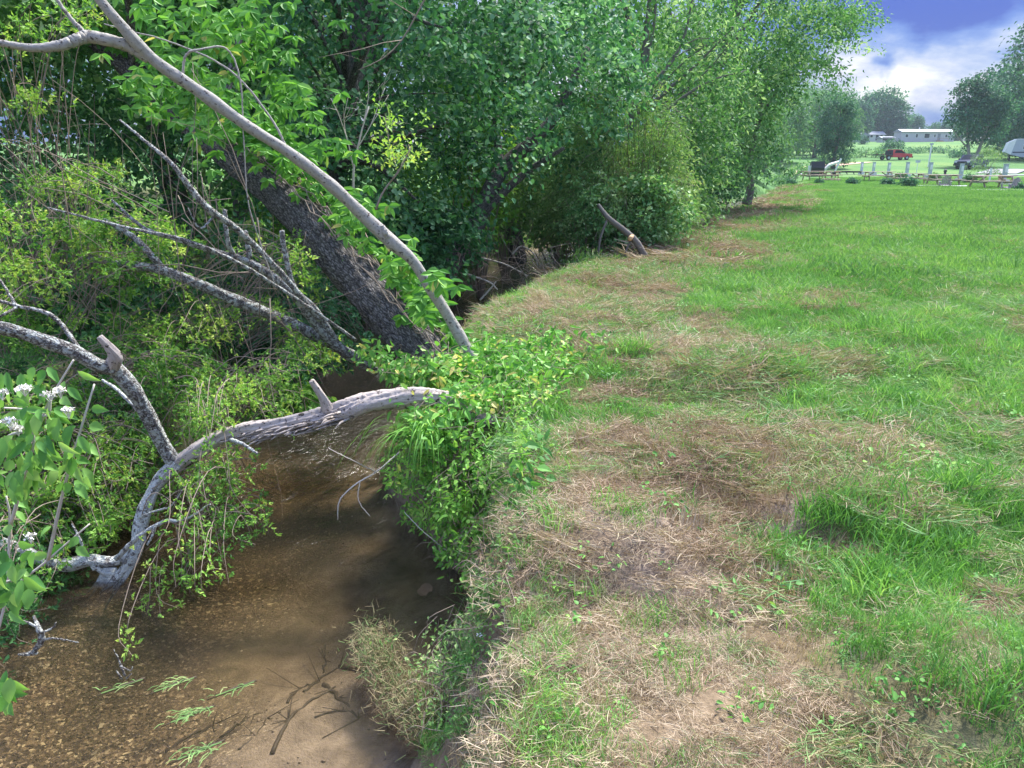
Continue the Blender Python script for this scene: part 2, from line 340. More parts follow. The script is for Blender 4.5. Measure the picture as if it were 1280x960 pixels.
def spray_cloud(mb, centres, outward, size, per, ll, lw, shape='two', flat=.22, normal_up=.9, tint0=None, droop=.5, jit=.55):
    """boughs: flattened, drooping fans of leaves around each centre"""
    B = len(centres); k = B*per
    nb = nrm(np.repeat(nrm(outward*.45+np.array([0, 0, 1.0])+rng.normal(0, .25, (B, 3))), per, 0))
    c = np.repeat(centres, per, 0); sz = np.repeat(np.broadcast_to(size, B)*rng.uniform(.6, 1.25, B), per)
    e1 = nrm(np.cross(nb, rdir(k))); rad = np.sqrt(rng.random(k))*sz
    o = e1*rad[:, None]; p = c+o+nb*(rng.normal(0, 1, k)*sz*flat)[:, None]; p[:, 2] -= droop*rad**2/np.maximum(sz, .01)*.6
    d = nrm(e1*.8+rng.normal(0, .6, (k, 3))+np.array([0, 0, -.35])); nn = nrm(nb*normal_up+rng.normal(0, jit, (k, 3)))
    t = np.clip((np.repeat(tint0 if tint0 is not None else rng.uniform(.25, .75, B), per))+rng.normal(0, .16, k), 0, 1)
    leaves(mb, p, d, nn, ll*rng.uniform(.7, 1.25, k), lw*rng.uniform(.7, 1.2, k), t, shape)
def grow(mb, p, d, length, r, depth, sides=5, curl=.25, split=3, tips=None, mat=0, grav=-.05, ratio=.62):
    """a limb that forks, tapering to twigs"""
    n = max(3, int(5 if depth > 1 else 4)); pts = [np.array(p, float)]; dd = nrm(np.array(d, float)); rr = [r]
    for i in range(n):
        dd = nrm(dd+rng.normal(0, curl, 3)*.55+np.array([0, 0, grav])); pts.append(pts[-1]+dd*length/n); rr.append(r*(1-.55*(i+1)/n))
    tube(mb, pts, rr, sides if depth > 1 else 4 if depth > 0 else 3, 2 if depth > 1 else 1, mi=mat)
    if depth <= 0:
        if tips is not None: tips.append((pts[-1], dd)); tips.append((pts[len(pts)//2], dd))
        return
    for k in range(split):
        t = .35+.65*(k+1)/split*rng.uniform(.8, 1); i = min(n, max(1, int(t*n)))
        q = nrm(dd+rng.normal(0, .62, 3)); grow(mb, pts[i], q, length*ratio*rng.uniform(.7, 1.15), rr[i]*.62, depth-1, sides, curl, split, tips, mat, grav, ratio)

# ------------------------------------------------------------------ terrain shape
Ry = np.array([-8, 0, 2.0, 2.8, 3.3, 3.62, 3.78, 4.0, 4.3, 5.1, 6, 7.2, 9, 11, 13, 16, 19, 22, 26, 32, 44, 70, 120, 900.])
Rx = np.array([-.45, -.45, -.47, -.5, -.42, -.30, -.22, -.15, -.2, -.68, -1.08, -1.1, -.75, -.1, .6, 1.6, 3.0, 4.6, 6.5, 9, 14, 24, 42, 42.])   # right water edge
Tx = np.array([.1, .1, .08, .05, .02, .02, .05, .08, .1, .02, -.2, -.4, .08, .95, 1.65, 2.6, 4.0, 5.6, 7.4, 10.2, 15.2, 25.5, 43.5, 43.5])      # right bank top
Lx = np.array([-5.2, -4.6, -4.0, -3.75, -3.6, -3.55, -3.5, -3.4, -3.3, -3.15, -3.0, -2.8, -2.4, -2.0, -1.6, -1.0, -.4, .1, 1.9, 5.2, 11, 22, 40, 40.]) # left water edge
WATER = -1.0
def sm(a, b, x): t = np.clip((x-a)/(b-a), 0, 1); return t*t*(3-2*t)
def vnoise(x, y, s, seed=0):
    x = x/s; y = y/s; xi = np.floor(x).astype(int); yi = np.floor(y).astype(int); fx = x-xi; fy = y-yi
    fx = fx*fx*(3-2*fx); fy = fy*fy*(3-2*fy)
    def h(i, j):
        q = (i*374761393+j*668265263+seed*982451653) & 0x7fffffff; q = ((q ^ (q >> 13))*1274126177) & 0x7fffffff; return ((q ^ (q >> 16)) & 0xffff)/65535.
    return (h(xi, yi)*(1-fx)+h(xi+1, yi)*fx)*(1-fy)+(h(xi, yi+1)*(1-fx)+h(xi+1, yi+1)*fx)*fy-.5
# mounds and worn patches on the bank, each given by where it lies on the ground: (u, v, half width, half height)
def blob_list(L):
    out = []
    for u, v, ru, rv in L:
        c = WZ(u, v); e = WZ(u+ru, v); n_, f_ = WZ(u, v+rv), WZ(u, v-rv)
        out.append((c[0], c[1], abs(e[0]-c[0]), abs(f_[1]-n_[1])/2))
    return out
def blobs(x, y, L, soft=.45):
    r = np.zeros_like(x)
    for cx, cy, rx, ry in L:
        d = np.sqrt(((x-cx)/rx)**2+((y-cy)/ry)**2); r = np.maximum(r, 1-sm(1-soft, 1+soft, d+vnoise(x, y, .35, 3)*.7))
    return r
DRY = blob_list([(840, 575, 130, 42), (800, 452, 60, 16), (690, 385, 70, 32), (830, 690, 150, 75), (700, 850, 170, 90), (910, 320, 90, 16), (850, 300, 60, 14),
                 (1090, 560, 90, 22), (1255, 522, 40, 16), (940, 640, 60, 30), (900, 850, 130, 120), (700, 640, 60, 70), (640, 930, 110, 60), (1000, 380, 60, 14),
                 (790, 370, 45, 20), (960, 262, 40, 8), (900, 285, 60, 10), (1240, 750, 40, 30), (1080, 690, 40, 20), (760, 500, 45, 12), (880, 420, 50, 30)])
BARE = blob_list([(795, 372, 26, 17), (820, 680, 80, 32), (845, 740, 60, 40), (960, 655, 55, 12), (690, 440, 25, 8), (1245, 525, 25, 8), (850, 800, 60, 18), (1010, 560, 40, 8), (1265, 775, 12, 10)])
MOUND = blob_list([(850, 575, 120, 38), (690, 390, 75, 34), (800, 455, 55, 14), (800, 690, 100, 40), (1200, 880, 110, 80), (900, 470, 90, 20), (1040, 640, 90, 20)])
LUSH = blob_list([(1100, 700, 130, 50), (1200, 880, 130, 110), (1060, 800, 70, 70), (1150, 500, 150, 30), (960, 400, 70, 22), (640, 480, 60, 40), (760, 530, 90, 22), (1230, 620, 60, 60), (740, 470, 60, 18), (780, 900, 60, 30)])
def height(x, y):
    rx = np.interp(y, Ry, Rx); tx = np.interp(y, Ry, Tx); lx = np.interp(y, Ry, Lx)
    rx = rx+vnoise(x, y, .35, 11)*.16*(y < 14)
    hill = np.clip(y-100, 0, 170)*.041+np.clip(y-270, 0, 300)*.012+np.clip(x-60, 0, 80)*.012*sm(90, 200, y)
    top = vnoise(x, y, 1.6, 1)*.10+vnoise(x, y, .5, 2)*.06+vnoise(x, y, .17, 5)*.03
    top = np.where(y > 25, vnoise(x, y, 9, 1)*.18+top*.2, top)+.15*blobs(x, y, MOUND, .8)*sm(10, 7, y)+hill
    lt = -.15+vnoise(x, y, 1.5, 4)*.3+hill+.25*sm(-4, -9, x-0*y)
    bed = WATER-.20-.18*sm(.2, 1.3, np.minimum(rx-x, x-lx)+vnoise(x, y, .9, 9)*.5)*(.6+.8*sm(4.2, 6, y))+vnoise(x, y, .22, 8)*.03+.10*np.exp(-((x+1.15)**2/.35+(y-3.0)**2/.5))
    s = np.clip((x-rx)/np.maximum(tx-rx, .1), -1, 1); s = s+vnoise(x, y, .28, 7)*.25*(s > .05)*(s < .95)
    right = np.where(x > tx, top, np.where(x > rx, WATER-.1+(top+.1-WATER)*np.clip(s, 0, 1)**(.62+.75*sm(4.6, 3.4, y)), bed))
    edge = sm(-.25, 0.02, x-rx); right = np.where(x <= rx, bed*(1-edge)+(WATER-.08)*edge, right)
    # low silt tongue under the heap of clippings
    tx_, ty_ = x+.60, y-3.42; al = (tx_*.66-ty_*.75); ac = (tx_*.75+ty_*.66); tong = np.exp(-(al/.36)**4-(ac/.13)**2)*.10
    right = np.where(x <= rx+.2, np.maximum(right, np.minimum(bed+tong, WATER+.02)), right)
    sl = np.clip((lx-x)/1.1, 0, 1)+vnoise(x, y, .3, 6)*.15; sl = np.clip(sl, 0, 1)
    left = np.where(x < lx, (WATER-.06)*(1-sl**.7)+lt*sl**.7, 0)
    e2 = sm(.35, 0, x-lx); z = np.where(x < lx, left, np.where(x < rx, right*(1-e2)+(WATER-.06)*e2, right))
    return z
def axis(a0, a1, fine, lo, hi, grow_=1.09):
    m = list(np.arange(a0, a1, fine)); s = fine; v = a1
    r = []
    while v < hi: r.append(v); s *= grow_; v += s
    r.append(hi); s = fine; v = a0; l = []
    while v > lo: s *= grow_; v -= s; l.append(max(v, lo))
    return np.array(l[::-1]+m+r)
xs = axis(-4.5, 6, .065, -190, 300); ys = axis(1.0, 13, .065, -30, 430, 1.05)
X, Y = np.meshgrid(xs, ys); Z = height(X.ravel(), Y.ravel())
nx, ny = len(xs), len(ys); idx = np.arange(nx*ny).reshape(ny, nx)
F = np.stack([idx[:-1, :-1], idx[:-1, 1:], idx[1:, 1:], idx[1:, :-1]], -1).reshape(-1, 4)
gm = MB(); gm.add(np.stack([X.ravel(), Y.ravel(), Z], 1), F); ground = gm.build('ground', M['ground']); tag(ground, kind='structure')
xr, yr = X.ravel(), Y.ravel(); rxx = np.interp(yr, Ry, Rx); txx = np.interp(yr, Ry, Tx); lxx = np.interp(yr, Ry, Lx)
def vattr(name, val):
    a = ground.data.attributes.new(name, 'FLOAT', 'POINT'); a.data.foreach_set('value', np.ascontiguousarray(val, np.float32))
inch = (Z < WATER+.03) & (yr < 60)
vattr('bed', inch.astype(float)); vattr('silt', np.clip(sm(-.25, .5, vnoise(xr, yr, .8, 21)+(xr-(rxx*.55+lxx*.45))*.7)+sm(4.6, 5.6, yr)*.4, 0, 1))
vattr('bare', blobs(xr, yr, BARE)); drg = blobs(xr, yr, DRY)
vattr('green', np.clip(np.where(xr > txx+.3, (1-drg)*.85*sm(.3, 2, xr-txx)+.1, np.where(xr < lxx, .6, .1)), 0, 1)); vattr('far', sm(36, 55, yr))

# creek water: a closed body whose top is the surface
def water_body():
    mb = MB(); yy = np.concatenate([np.arange(-3, 14, .25), np.arange(14, 60, 1.0)]); n = 15
    rows = []
    for y in yy:
        a = np.interp(y, Ry, Lx)-.9; b = np.interp(y, Ry, Rx)+.55; rows.append(np.stack([np.linspace(a, b, n), np.full(n, y), np.full(n, WATER)], 1))
    top = np.array(rows).reshape(-1, 3); bot = top.copy(); bot[:, 2] = -1.9; k = len(yy)
    id_ = np.arange(k*n).reshape(k, n); f = np.stack([id_[:-1, :-1], id_[:-1, 1:], id_[1:, 1:], id_[1:, :-1]], -1).reshape(-1, 4)
    o = k*n; rim = np.concatenate([id_[0, :], id_[1:, -1], id_[-1, -2::-1], id_[-2:0:-1, 0]]); r2 = np.roll(rim, -1)
    side = np.stack([rim, rim+o, r2+o, r2], -1)
    mb.add(np.vstack([top, bot]), [f, f[:, ::-1]+o, side]); w = mb.build('water', M['water'], smooth=False); tag(w, kind='structure')
water_body()
def ground_z(x, y): return height(np.atleast_1d(np.asarray(x, float)), np.atleast_1d(np.asarray(y, float)))

# ------------------------------------------------------------------ scattered ground cover (uncountable)
def scatter(name, protos, pts, rot, scale, itint, idx_, label=None):
    me = bpy.data.meshes.new(name); me.from_pydata([], [], []); me.vertices.add(len(pts)); me.vertices.foreach_set('co', np.asarray(pts, np.float32).ravel())
    for nm, ty, key, val in (('rot', 'FLOAT_VECTOR', 'vector', rot), ('scl', 'FLOAT', 'value', scale), ('itint', 'FLOAT', 'value', itint)):
        a = me.attributes.new(nm, ty, 'POINT'); a.data.foreach_set(key, np.ascontiguousarray(val, np.float32).ravel())
    a = me.attributes.new('pick', 'INT', 'POINT'); a.data.foreach_set('value', np.ascontiguousarray(idx_, np.int32))
    me.update(); o = bpy.data.objects.new(name, me); C.objects.link(o); tag(o, label, kind='stuff')
    col = bpy.data.collections.new(name+'_shapes')
    for p in protos: col.objects.link(p)
    ng = bpy.data.node_groups.new(name, 'GeometryNodeTree'); ng.interface.new_socket('Geometry', in_out='INPUT', socket_type='NodeSocketGeometry'); ng.interface.new_socket('Geometry', in_out='OUTPUT', socket_type='NodeSocketGeometry')
    A = ng.nodes.new; li = A('NodeGroupInput'); lo = A('NodeGroupOutput'); ci = A('GeometryNodeCollectionInfo'); ci.inputs['Collection'].default_value = col
    ci.inputs['Separate Children'].default_value = True; ci.inputs['Reset Children'].default_value = True
    ip = A('GeometryNodeInstanceOnPoints'); ip.inputs['Pick Instance'].default_value = True; ln = ng.links.new
    def na(nm, ty): q = A('GeometryNodeInputNamedAttribute'); q.data_type = ty; q.inputs['Name'].default_value = nm; return q.outputs[0]
    er = A('FunctionNodeEulerToRotation'); ln(na('rot', 'FLOAT_VECTOR'), er.inputs[0])
    ln(li.outputs[0], ip.inputs['Points']); ln(ci.outputs[0], ip.inputs['Instance']); ln(na('pick', 'INT'), ip.inputs['Instance Index']); ln(er.outputs[0], ip.inputs['Rotation']); ln(na('scl', 'FLOAT'), ip.inputs['Scale']); ln(ip.outputs[0], lo.inputs[0])
    md = o.modifiers.new('scatter', 'NODES'); md.node_group = ng; return o
def blades(n, rad, hmin, hmax, wid, lean=.5, bend=.6, lie=False, tlo=.1, thi=.9, straight=False, zspread=.03):
    mb = MB(); a = rng.uniform(0, 2*math.pi, n); rr = rad*np.sqrt(rng.random(n)); p = np.stack([rr*np.cos(a), rr*np.sin(a), np.zeros(n)], 1)
    h = rng.uniform(hmin, hmax, n); az_ = rng.uniform(0, 2*math.pi, n); od = np.stack([np.cos(az_), np.sin(az_), np.zeros(n)], 1); up = np.array([0, 0, 1.0])
    if lie: p[:, 2] = rng.random(n)*zspread; l0 = rng.normal(0, .13, n)[:, None]; d0 = nrm(od+up*l0); d1 = nrm(od+rdir(n)*.25+up*l0*.4)
    else:
        ln_ = np.abs(rng.normal(0, lean, n))[:, None]; d0 = nrm(up+od*ln_*.5); d1 = nrm(up*(1-bend*rng.random(n)[:, None]*1.5)+od*(ln_+bend*(0 if straight else 1)))
        p[:, 2] -= .02
    side = nrm(np.cross(d0, rdir(n))); w = wid*rng.uniform(.6, 1.3, n)[:, None]
    m1 = p+d0*(h*.38)[:, None]; m2 = m1+nrm(d0+d1)*(h*.34)[:, None]; tip = m2+d1*(h*.33)[:, None]
    v = np.stack([p-side*w*.4, p+side*w*.4, m1-side*w*.5, m1+side*w*.5, m2-side*w*.38, m2+side*w*.38, tip], 1).reshape(-1, 3)
    o = (np.arange(n)*7)[:, None]; t = np.clip(rng.uniform(tlo, thi, n), 0, 1)
    mb.add(v, [np.array([[0, 1, 3, 2]])+o], t); 
    mb.f.append(np.array([[2, 3, 5, 4]])+o); mb.t.append(t); mb.mi.append(np.zeros(n)); mb.f.append(np.array([[4, 5, 6]])+o); mb.t.append(t); mb.mi.append(np.zeros(n)); return mb
def weedpatch(n, rad, ll, rosette=False):
    mb = MB(); k = n; a = rng.uniform(0, 2*math.pi, k); rr = rad*np.sqrt(rng.random(k)); p = np.stack([rr*np.cos(a), rr*np.sin(a), rng.uniform(.01, .09, k)], 1)
    d = np.stack([np.cos(a*3.3), np.sin(a*3.3), rng.uniform(-.3, .5, k)], 1)
    leaves(mb, p, d, rdir(k, 2.2), ll*rng.uniform(.5, 1.3, k), ll*.62*rng.uniform(.6, 1.2, k), np.clip(rng.normal(.5, .25, k), 0, 1), 'big' if ll > .04 else 'four')
    for i in range(k//4): tube(mb, [p[i]*np.array([.8, .8, 0]), p[i]], [.0015, .001], 3)
    return mb
def P(mb, nm, mat): return mb.build(nm, M[mat], link=False)
def inframe(x, y, m=1.6): return (np.abs(x) < .70*y+m) & (y > .9)
def rand_rot(n, tilt=.15): return np.stack([rng.normal(0, tilt, n), rng.normal(0, tilt, n), rng.uniform(0, 6.283, n)], 1)
def place(n, x0, x1, y0, y1, prob, power=None):
    x = rng.uniform(x0, x1, n); y = rng.uniform(y0, y1, n) if power is None else y0+(y1-y0)*rng.random(n)**power
    k = inframe(x, y); x, y = x[k], y[k]; pr = prob(x, y); k = rng.random(len(x)) < pr; x, y = x[k], y[k]
    return np.stack([x, y, height(x, y)], 1)
def rel(x, y): return x-np.interp(y, Ry, Tx)
def windrow(x, y): q = x-np.interp(y, Ry, Tx)*.9; return sm(.08, .24, vnoise(q*1.0, y*.13, .62, 95)+.5*vnoise(x, y, .3, 96))*sm(1.5, 3, rel(x, y))
def mixfield(x, y):   # 0 = straw bank, 1 = green meadow
    return np.clip(sm(.9, 3.1, rel(x, y)-.05*y+vnoise(x, y, .9, 31)*2.4)-.55*windrow(x, y)+.9*blobs(x, y, LUSH)-.9*blobs(x, y, DRY), 0, 1)
def onbank(x, y): return (rel(x, y) > -.15)
def scat(name, protos, pts, s0, s1, tlo, thi, label, tilt=.15, tint=None):
    n = len(pts); w_ = np.clip(.5+vnoise(pts[:, 0], pts[:, 1], 1.1, 71)*1.1+vnoise(pts[:, 0], pts[:, 1], .32, 72)*.9+rng.normal(0, .16, n), 0, 1)
    scatter(name, protos, pts, rand_rot(n, tilt), rng.uniform(s0, s1, n)*(.66+.34*sm(1.8, 5, pts[:, 1]))*(.72+.55*np.clip(.5+vnoise(pts[:, 0], pts[:, 1], .45, 73)*1.5, 0, 1)), tlo+(thi-tlo)*w_, rng.integers(0, len(protos), n), label); return n
def ground_cover():
    up = [P(blades(110, .17, .05, .16, .0046, .5, .5), 'shape_%d' % i, 'grass') for i in range(4)]
    tall = [P(blades(60, .11, .12, .26, .0062, .45, .5), 'shape_t%d' % i, 'grass') for i in range(3)]
    clip = [P(blades(200, .19, .025, .12, .0038, lie=True, zspread=.045), 'shape_c%d' % i, 'clip') for i in range(4)]
    dry = [P(blades(300, .19, .02, .105, .0027, lie=True, tlo=.0, thi=1, zspread=.035), 'shape_d%d' % i, 'dry') for i in range(4)]
    stub = [P(blades(130, .13, .03, .10, .0032, .35, .2, tlo=.2, thi=1, straight=True), 'shape_s%d' % i, 'dry') for i in range(3)]
    weed = [P(weedpatch(34, .15, .034), 'shape_w%d' % i, 'weed') for i in range(3)]+[P(weedpatch(12, .11, .045), 'shape_x%d' % i, 'weed') for i in range(2)]
    farp = [P(blades(300, .75, .07, .19, .015, .45, .45), 'shape_f%d' % i, 'fargrass') for i in range(4)]
    cnt = []
    cnt.append(scat('meadow_grass', up, place(32000, -1.2, 13, 1.2, 19, lambda x, y: onbank(x, y)*(.10*(1-.5*blobs(x, y, DRY))+.16*blobs(x, y, DRY)*(vnoise(x, y, .3, 88) > .12)+.9*mixfield(x, y)*np.clip(.85+2.2*vnoise(x, y, .38, 81)+.6*sm(5, 10, y), .12, 1))), .7, 1.2, .0, .9, 'fresh green grass of the near meadow', .12))
    cnt.append(scat('tall_grass', tall, place(9500, -.6, 11, 1.1, 15, lambda x, y: onbank(x, y)*np.clip(mixfield(x, y)*.35+blobs(x, y, LUSH)*.5, 0, 1)*(vnoise(x, y, .5, 41) > -.12)), .6, 1.15, .3, 1, 'longer bright grass tufts standing in the meadow', .12))
    cnt.append(scat('grass_clippings', clip, place(27000, -1.2, 14, 1.2, 20, lambda x, y: onbank(x, y)*np.clip(.72+.4*windrow(x, y)-.5*blobs(x, y, LUSH)-.2*blobs(x, y, BARE)-.38*blobs(x, y, DRY)-.35*sm(1.2, .3, rel(x, y))*sm(4.5, 3, y), .06, 1)*(1-.12*mixfield(x, y))), .7, 1.25, 0, 1, 'cut grass lying loose on the mown bank', .25))
    cnt.append(scat('dry_thatch', dry, place(42000, -1.1, 13, 1.2, 22, lambda x, y: onbank(x, y)*np.clip(.16+.6*sm(4.5, 7.5, y)*sm(3.0, 1.7, rel(x, y))+.30*windrow(x, y)+.72*blobs(x, y, DRY)*(1+1.2*vnoise(x, y, .3, 87))-.1*blobs(x, y, BARE)-.45*mixfield(x, y)+.4*sm(1.2, .3, rel(x, y))*sm(4.5, 3, y), 0.17, 1)), .6, 1.2, .0, 1, 'tan dry grass lying matted on the bank', .25))
    cnt.append(scat('dry_stubble', stub, place(16000, -1.0, 7, 1.2, 20, lambda x, y: (rel(x, y) > -.35)*np.clip(blobs(x, y, DRY)*1.0+.06+.5*blobs(x, y, MOUND)-.5*blobs(x, y, BARE), 0, 1)*(vnoise(x, y, .4, 44) > -.12)), .7, 1.4, .35, 1, 'pale standing stubble on the bank mounds', .25))
    cnt.append(scat('bank_weeds', weed, place(14000, -1.6, 9, 1.2, 16, lambda x, y: (rel(x, y) > -1.0)*(height(x, y) > WATER+.12)*np.clip(.10+.5*blobs(x, y, LUSH)+.75*sm(.3, -.2, rel(x, y)), 0, 1)), .5, 1.1, .1, 1, 'broad leaved weeds low in the grass', .3))
    n = 30000; y = 9*np.exp(rng.random(n)*math.log(75/9)); x = rng.uniform(-.1, .78, n)*y+.5; k = (rel(x, y) > .2); x, y = x[k], y[k]
    mf = mixfield(x, y)*(y < 30)+(y >= 30)*(rel(x, y) > 1); k = rng.random(len(x)) < mf*sm(8.5, 16, y)*(1-.6*windrow(x, y)*(y < 26)); x, y = x[k], y[k]; k = (y < 50) | (rng.random(len(x)) < .6); x, y = x[k], y[k]
    cnt.append(scat('field_grass', farp, np.stack([x, y, height(x, y)], 1), .6, 1.0, .0, 1, 'green grass of the open field out to the campsites', .05))
    far_dry = [P(blades(260, .6, .12, .32, .012, lie=True, tlo=0, thi=1, zspread=.08), 'shape_g%d' % i, 'dry') for i in range(3)]
    cnt.append(scat('path_thatch', far_dry+farp[:1], place(9000, 0, 24, 12, 50, lambda x, y: (rel(x, y) > -.6)*(rel(x, y) < 1.6+vnoise(x, y, 3, 91)*3)*.8), .5, .9, .0, .9, 'straw coloured strip along the tree line', .15))
    # slopes down to the creek: clinging straw, clippings and leafy growth
    def slope(x, y): return (rel(x, y) > -1.2)*(rel(x, y) < .15)*(height(x, y) > WATER+.04)
    cnt.append(scat('slope_thatch', dry+clip, place(9000, -1.5, 3, 1.6, 16, lambda x, y: slope(x, y)*np.where(y > 3.9, .25, .5)), .35, .7, .0, .8, 'straw and clippings hanging down the creek bank', .6))
    cnt.append(scat('slope_grass', up+weed, place(12000, -1.5, 3, 1.6, 16, lambda x, y: slope(x, y)*.7), .5, 1.0, .2, 1, 'grass growing from the side of the creek bank', .5))
    # far bank floor
    cnt.append(scat('woodland_floor_plants', weed+up, place(17000, -14, 11, 2.2, 42, lambda x, y: (x < np.interp(y, Ry, Lx)-.05)*.8), .9, 1.8, 0, .7, 'low leafy plants under the trees across the creek', .3))
    # gravel on the bed
    pb = MB(); 
    peb = []
    for i in range(3):
        q = MB(); th = np.arange(6)*math.pi/3; v = [[0, 0, .45]]+[[math.cos(t)*rng.uniform(.7, 1), math.sin(t)*rng.uniform(.5, .8), rng.uniform(-.05, .1)] for t in th]+[[0, 0, -.3]]
        f = [[0, 1+j, 1+(j+1) % 6] for j in range(6)]+[[7, 1+(j+1) % 6, 1+j] for j in range(6)]; q.add(v, np.array(f), .5); peb.append(P(q, 'shape_p%d' % i, 'pebble'))
    n = 30000; x = rng.uniform(-4.2, .2, n); y = rng.uniform(2, 8, n); k = (x > np.interp(y, Ry, Lx)) & (x < np.interp(y, Ry, Rx)-.1) & (rng.random(n) < sm(.45, -.55, vnoise(x, y, .8, 21)+(x-(np.interp(y, Ry, Rx)*.55+np.interp(y, Ry, Lx)*.45))*.7)+.03); x, y = x[k], y[k]
    scatter('creek_gravel', peb, np.stack([x, y, height(x, y)+.002], 1), rand_rot(len(x), .3), rng.uniform(.003, .013, len(x)), rng.random(len(x)), rng.integers(0, 3, len(x)), 'small brown and cream gravel on the creek bed')
    print('COVER', cnt)
mpb = newmat('pebble'); g = G(mpb); c = g.ramp(g.attr('itint', 'INSTANCER'), [(0, (.07, .05, .035)), (.55, (.20, .145, .10)), (.85, (.40, .30, .20)), (.97, (.85, .72, .52))]); g.out(g.n('ShaderNodeBsdfPrincipled', {'Base Color': c, 'Roughness': .6}).outputs[0]); M['pebble'] = mpb
ground_cover()

# ------------------------------------------------------------------ trees
def ell(n, c, r, shell=.55):
    d = rdir(n); q = shell+(1-shell)*rng.random(n)**.6; return c+d*r*q[:, None], d
def make_tree(name, label, cat, base, h, cr, ch=None, lean=(0, 0), trunk_r=.18, boughs=180, per=46, ll=.11, lw=.075, mat='maple', tmat='bark_far', shape='two', low=.3, group=None, flat=.2, limbs=9, bsz=None, cut=None, tint=(.25, .75), draw_trunk=True, loc0=None, shell=.5, trunk_pts=None, weep=.5):
    """tapered trunk with limbs (one part) and a crown of leafy boughs (the other)"""
    b = np.array([base[0], base[1], base[2] if len(base) > 2 else float(ground_z(base[0], base[1])[0])-.1])
    root = empty(name, label, cat, b, group=group); rel0 = np.zeros(3)
    top = np.array([lean[0], lean[1], h*.82]); ccen = np.array([lean[0]*.8, lean[1]*.8, h*(low+(1-low)/2)]); cR = np.array([cr, cr, h*(1-low)/2*1.02]) if ch is None else np.array([cr, cr, ch])
    c, d = ell(boughs, ccen, cR, shell); c = c+rng.normal(0, cr*.07, c.shape)
    if cut is not None: k = cut(c+b); c, d = c[k], d[k]
    tp = [rel0, top*.3+rng.normal(0, .03*h, 3)*[1, 1, 0], top*.62+rng.normal(0, .03*h, 3)*[1, 1, 0], top]
    mb = MB(); pts = tube(mb, tp, [trunk_r*1.25, trunk_r*.9, trunk_r*.62, trunk_r*.2], 10, 5, rough=.04)
    order = rng.permutation(len(c))[:limbs*3]
    for q, i in enumerate(order):
        tgt = c[i]; j = int(np.clip((.25+.6*np.clip(tgt[2]/h, 0, 1)*.8)*len(pts), 2, len(pts)-2)); s0 = pts[j]; mid = (s0+tgt)/2+np.array([0, 0, .06*h])*rng.uniform(-.3, 1)+rng.normal(0, .03*h, 3)
        r0 = trunk_r*(.34 if q < limbs else .16); tube(mb, [s0, mid, tgt], [r0, r0*.6, r0*.15], 5, 4)
    if draw_trunk: mb.build('trunk', M[tmat], root)
    lb = MB(); spray_cloud(lb, c, d, (bsz or cr*.26), per, ll, lw, shape, flat, tint0=rng.uniform(*tint, len(c)), droop=weep)
    lo = lb.build('crown', M[mat], root, smooth=False); return root
def bush(name, label, c, r, n, ll, lw, mat='maple', shape='two', stems=14, cat='shrub', group=None, per=24, smat='twig', bs=.3, base=None, tint=(.2, .8), shell=.35, up=1.2):
    c = np.array(c, float); r = np.array(r, float); gz = float(ground_z(c[0], c[1])[0]) if base is None else base[2]
    b = np.array([c[0], c[1], gz-.05]) if base is None else np.array(base, float)
    root = empty(name, label, cat, b, group=group)
    p, d = ell(n, c-b, r, shell); sb = MB()
    for i in range(stems):
        t = p[i % n]; s = np.zeros(3); tube(sb, [s, (s+t)/2+rng.normal(0, .08, 3)*r+[0, 0, .15*r[2]], t], [.013*max(r)+.004, .008*max(r)+.003, .003], 4, 4)
    sb.build('stems', M[smat], root); lb = MB(); spray_cloud(lb, p, d, bs*min(r), per, ll, lw, shape, .35, tint0=rng.uniform(*tint, n), droop=.4, jit=.7)
    lb.build('foliage', M[mat], root, smooth=False); return root
def far(o, kids=('trunk', 'crown')): return o

# --- wood across the creek: big dark maple whose boughs hang over the water
def at(u, v, Yd): return WY(u, v, Yd)
a = at(480, 60, 12.5)
make_tree('maple_tree', 'large dark green maple whose layered boughs hang over the creek beyond the leaning trunk', 'tree', (a[0]-.6, 12.6), 7.6, 3.3, lean=(.2, -.4), trunk_r=.24, boughs=470, per=80, ll=.088, lw=.075, mat='maple', shape='four', low=.13, bsz=.58, tmat='bark_dark', flat=.12, shell=.45, tint=(.1, .95))
def lean_trunk(name, label, pts, rad, mat, cat='tree', sides=12, extra=()):
    b = np.array(pts[0]); root = empty(name, label, cat, b); mb = MB(); tube(mb, [np.array(p)-b for p in pts], rad, sides, 6, rough=.03)
    for (pp, rr) in extra: tube(mb, [np.array(p)-b for p in pp], rr, 7, 5, rough=.03)
    mb.build('trunk', M[mat], root); return root, b
root, b = lean_trunk('leaning_creek_tree', 'dark slanting trunk rising to the right over the far bend of the creek', [at(540, 365, 14), at(590, 290, 14), at(625, 215, 14.3), at(690, 150, 14.6), at(735, 60, 15)], [.22, .17, .14, .10, .05], 'bark_dark',
    extra=[([at(600, 270, 14), at(650, 222, 14), at(705, 185, 13.6)], [.09, .07, .03]), ([at(625, 215, 14.3), at(620, 120, 15), at(640, 20, 16)], [.09, .06, .03])])
lb = MB(); p, d = ell(120, at(680, 85, 15.2)-b, np.array([1.9, 2, 1.7])); spray_cloud(lb, p, d, .62, 75, .10, .08, 'four', .13, tint0=rng.uniform(.4, .9, 120)); lb.build('crown', M['maple'], root, smooth=False)
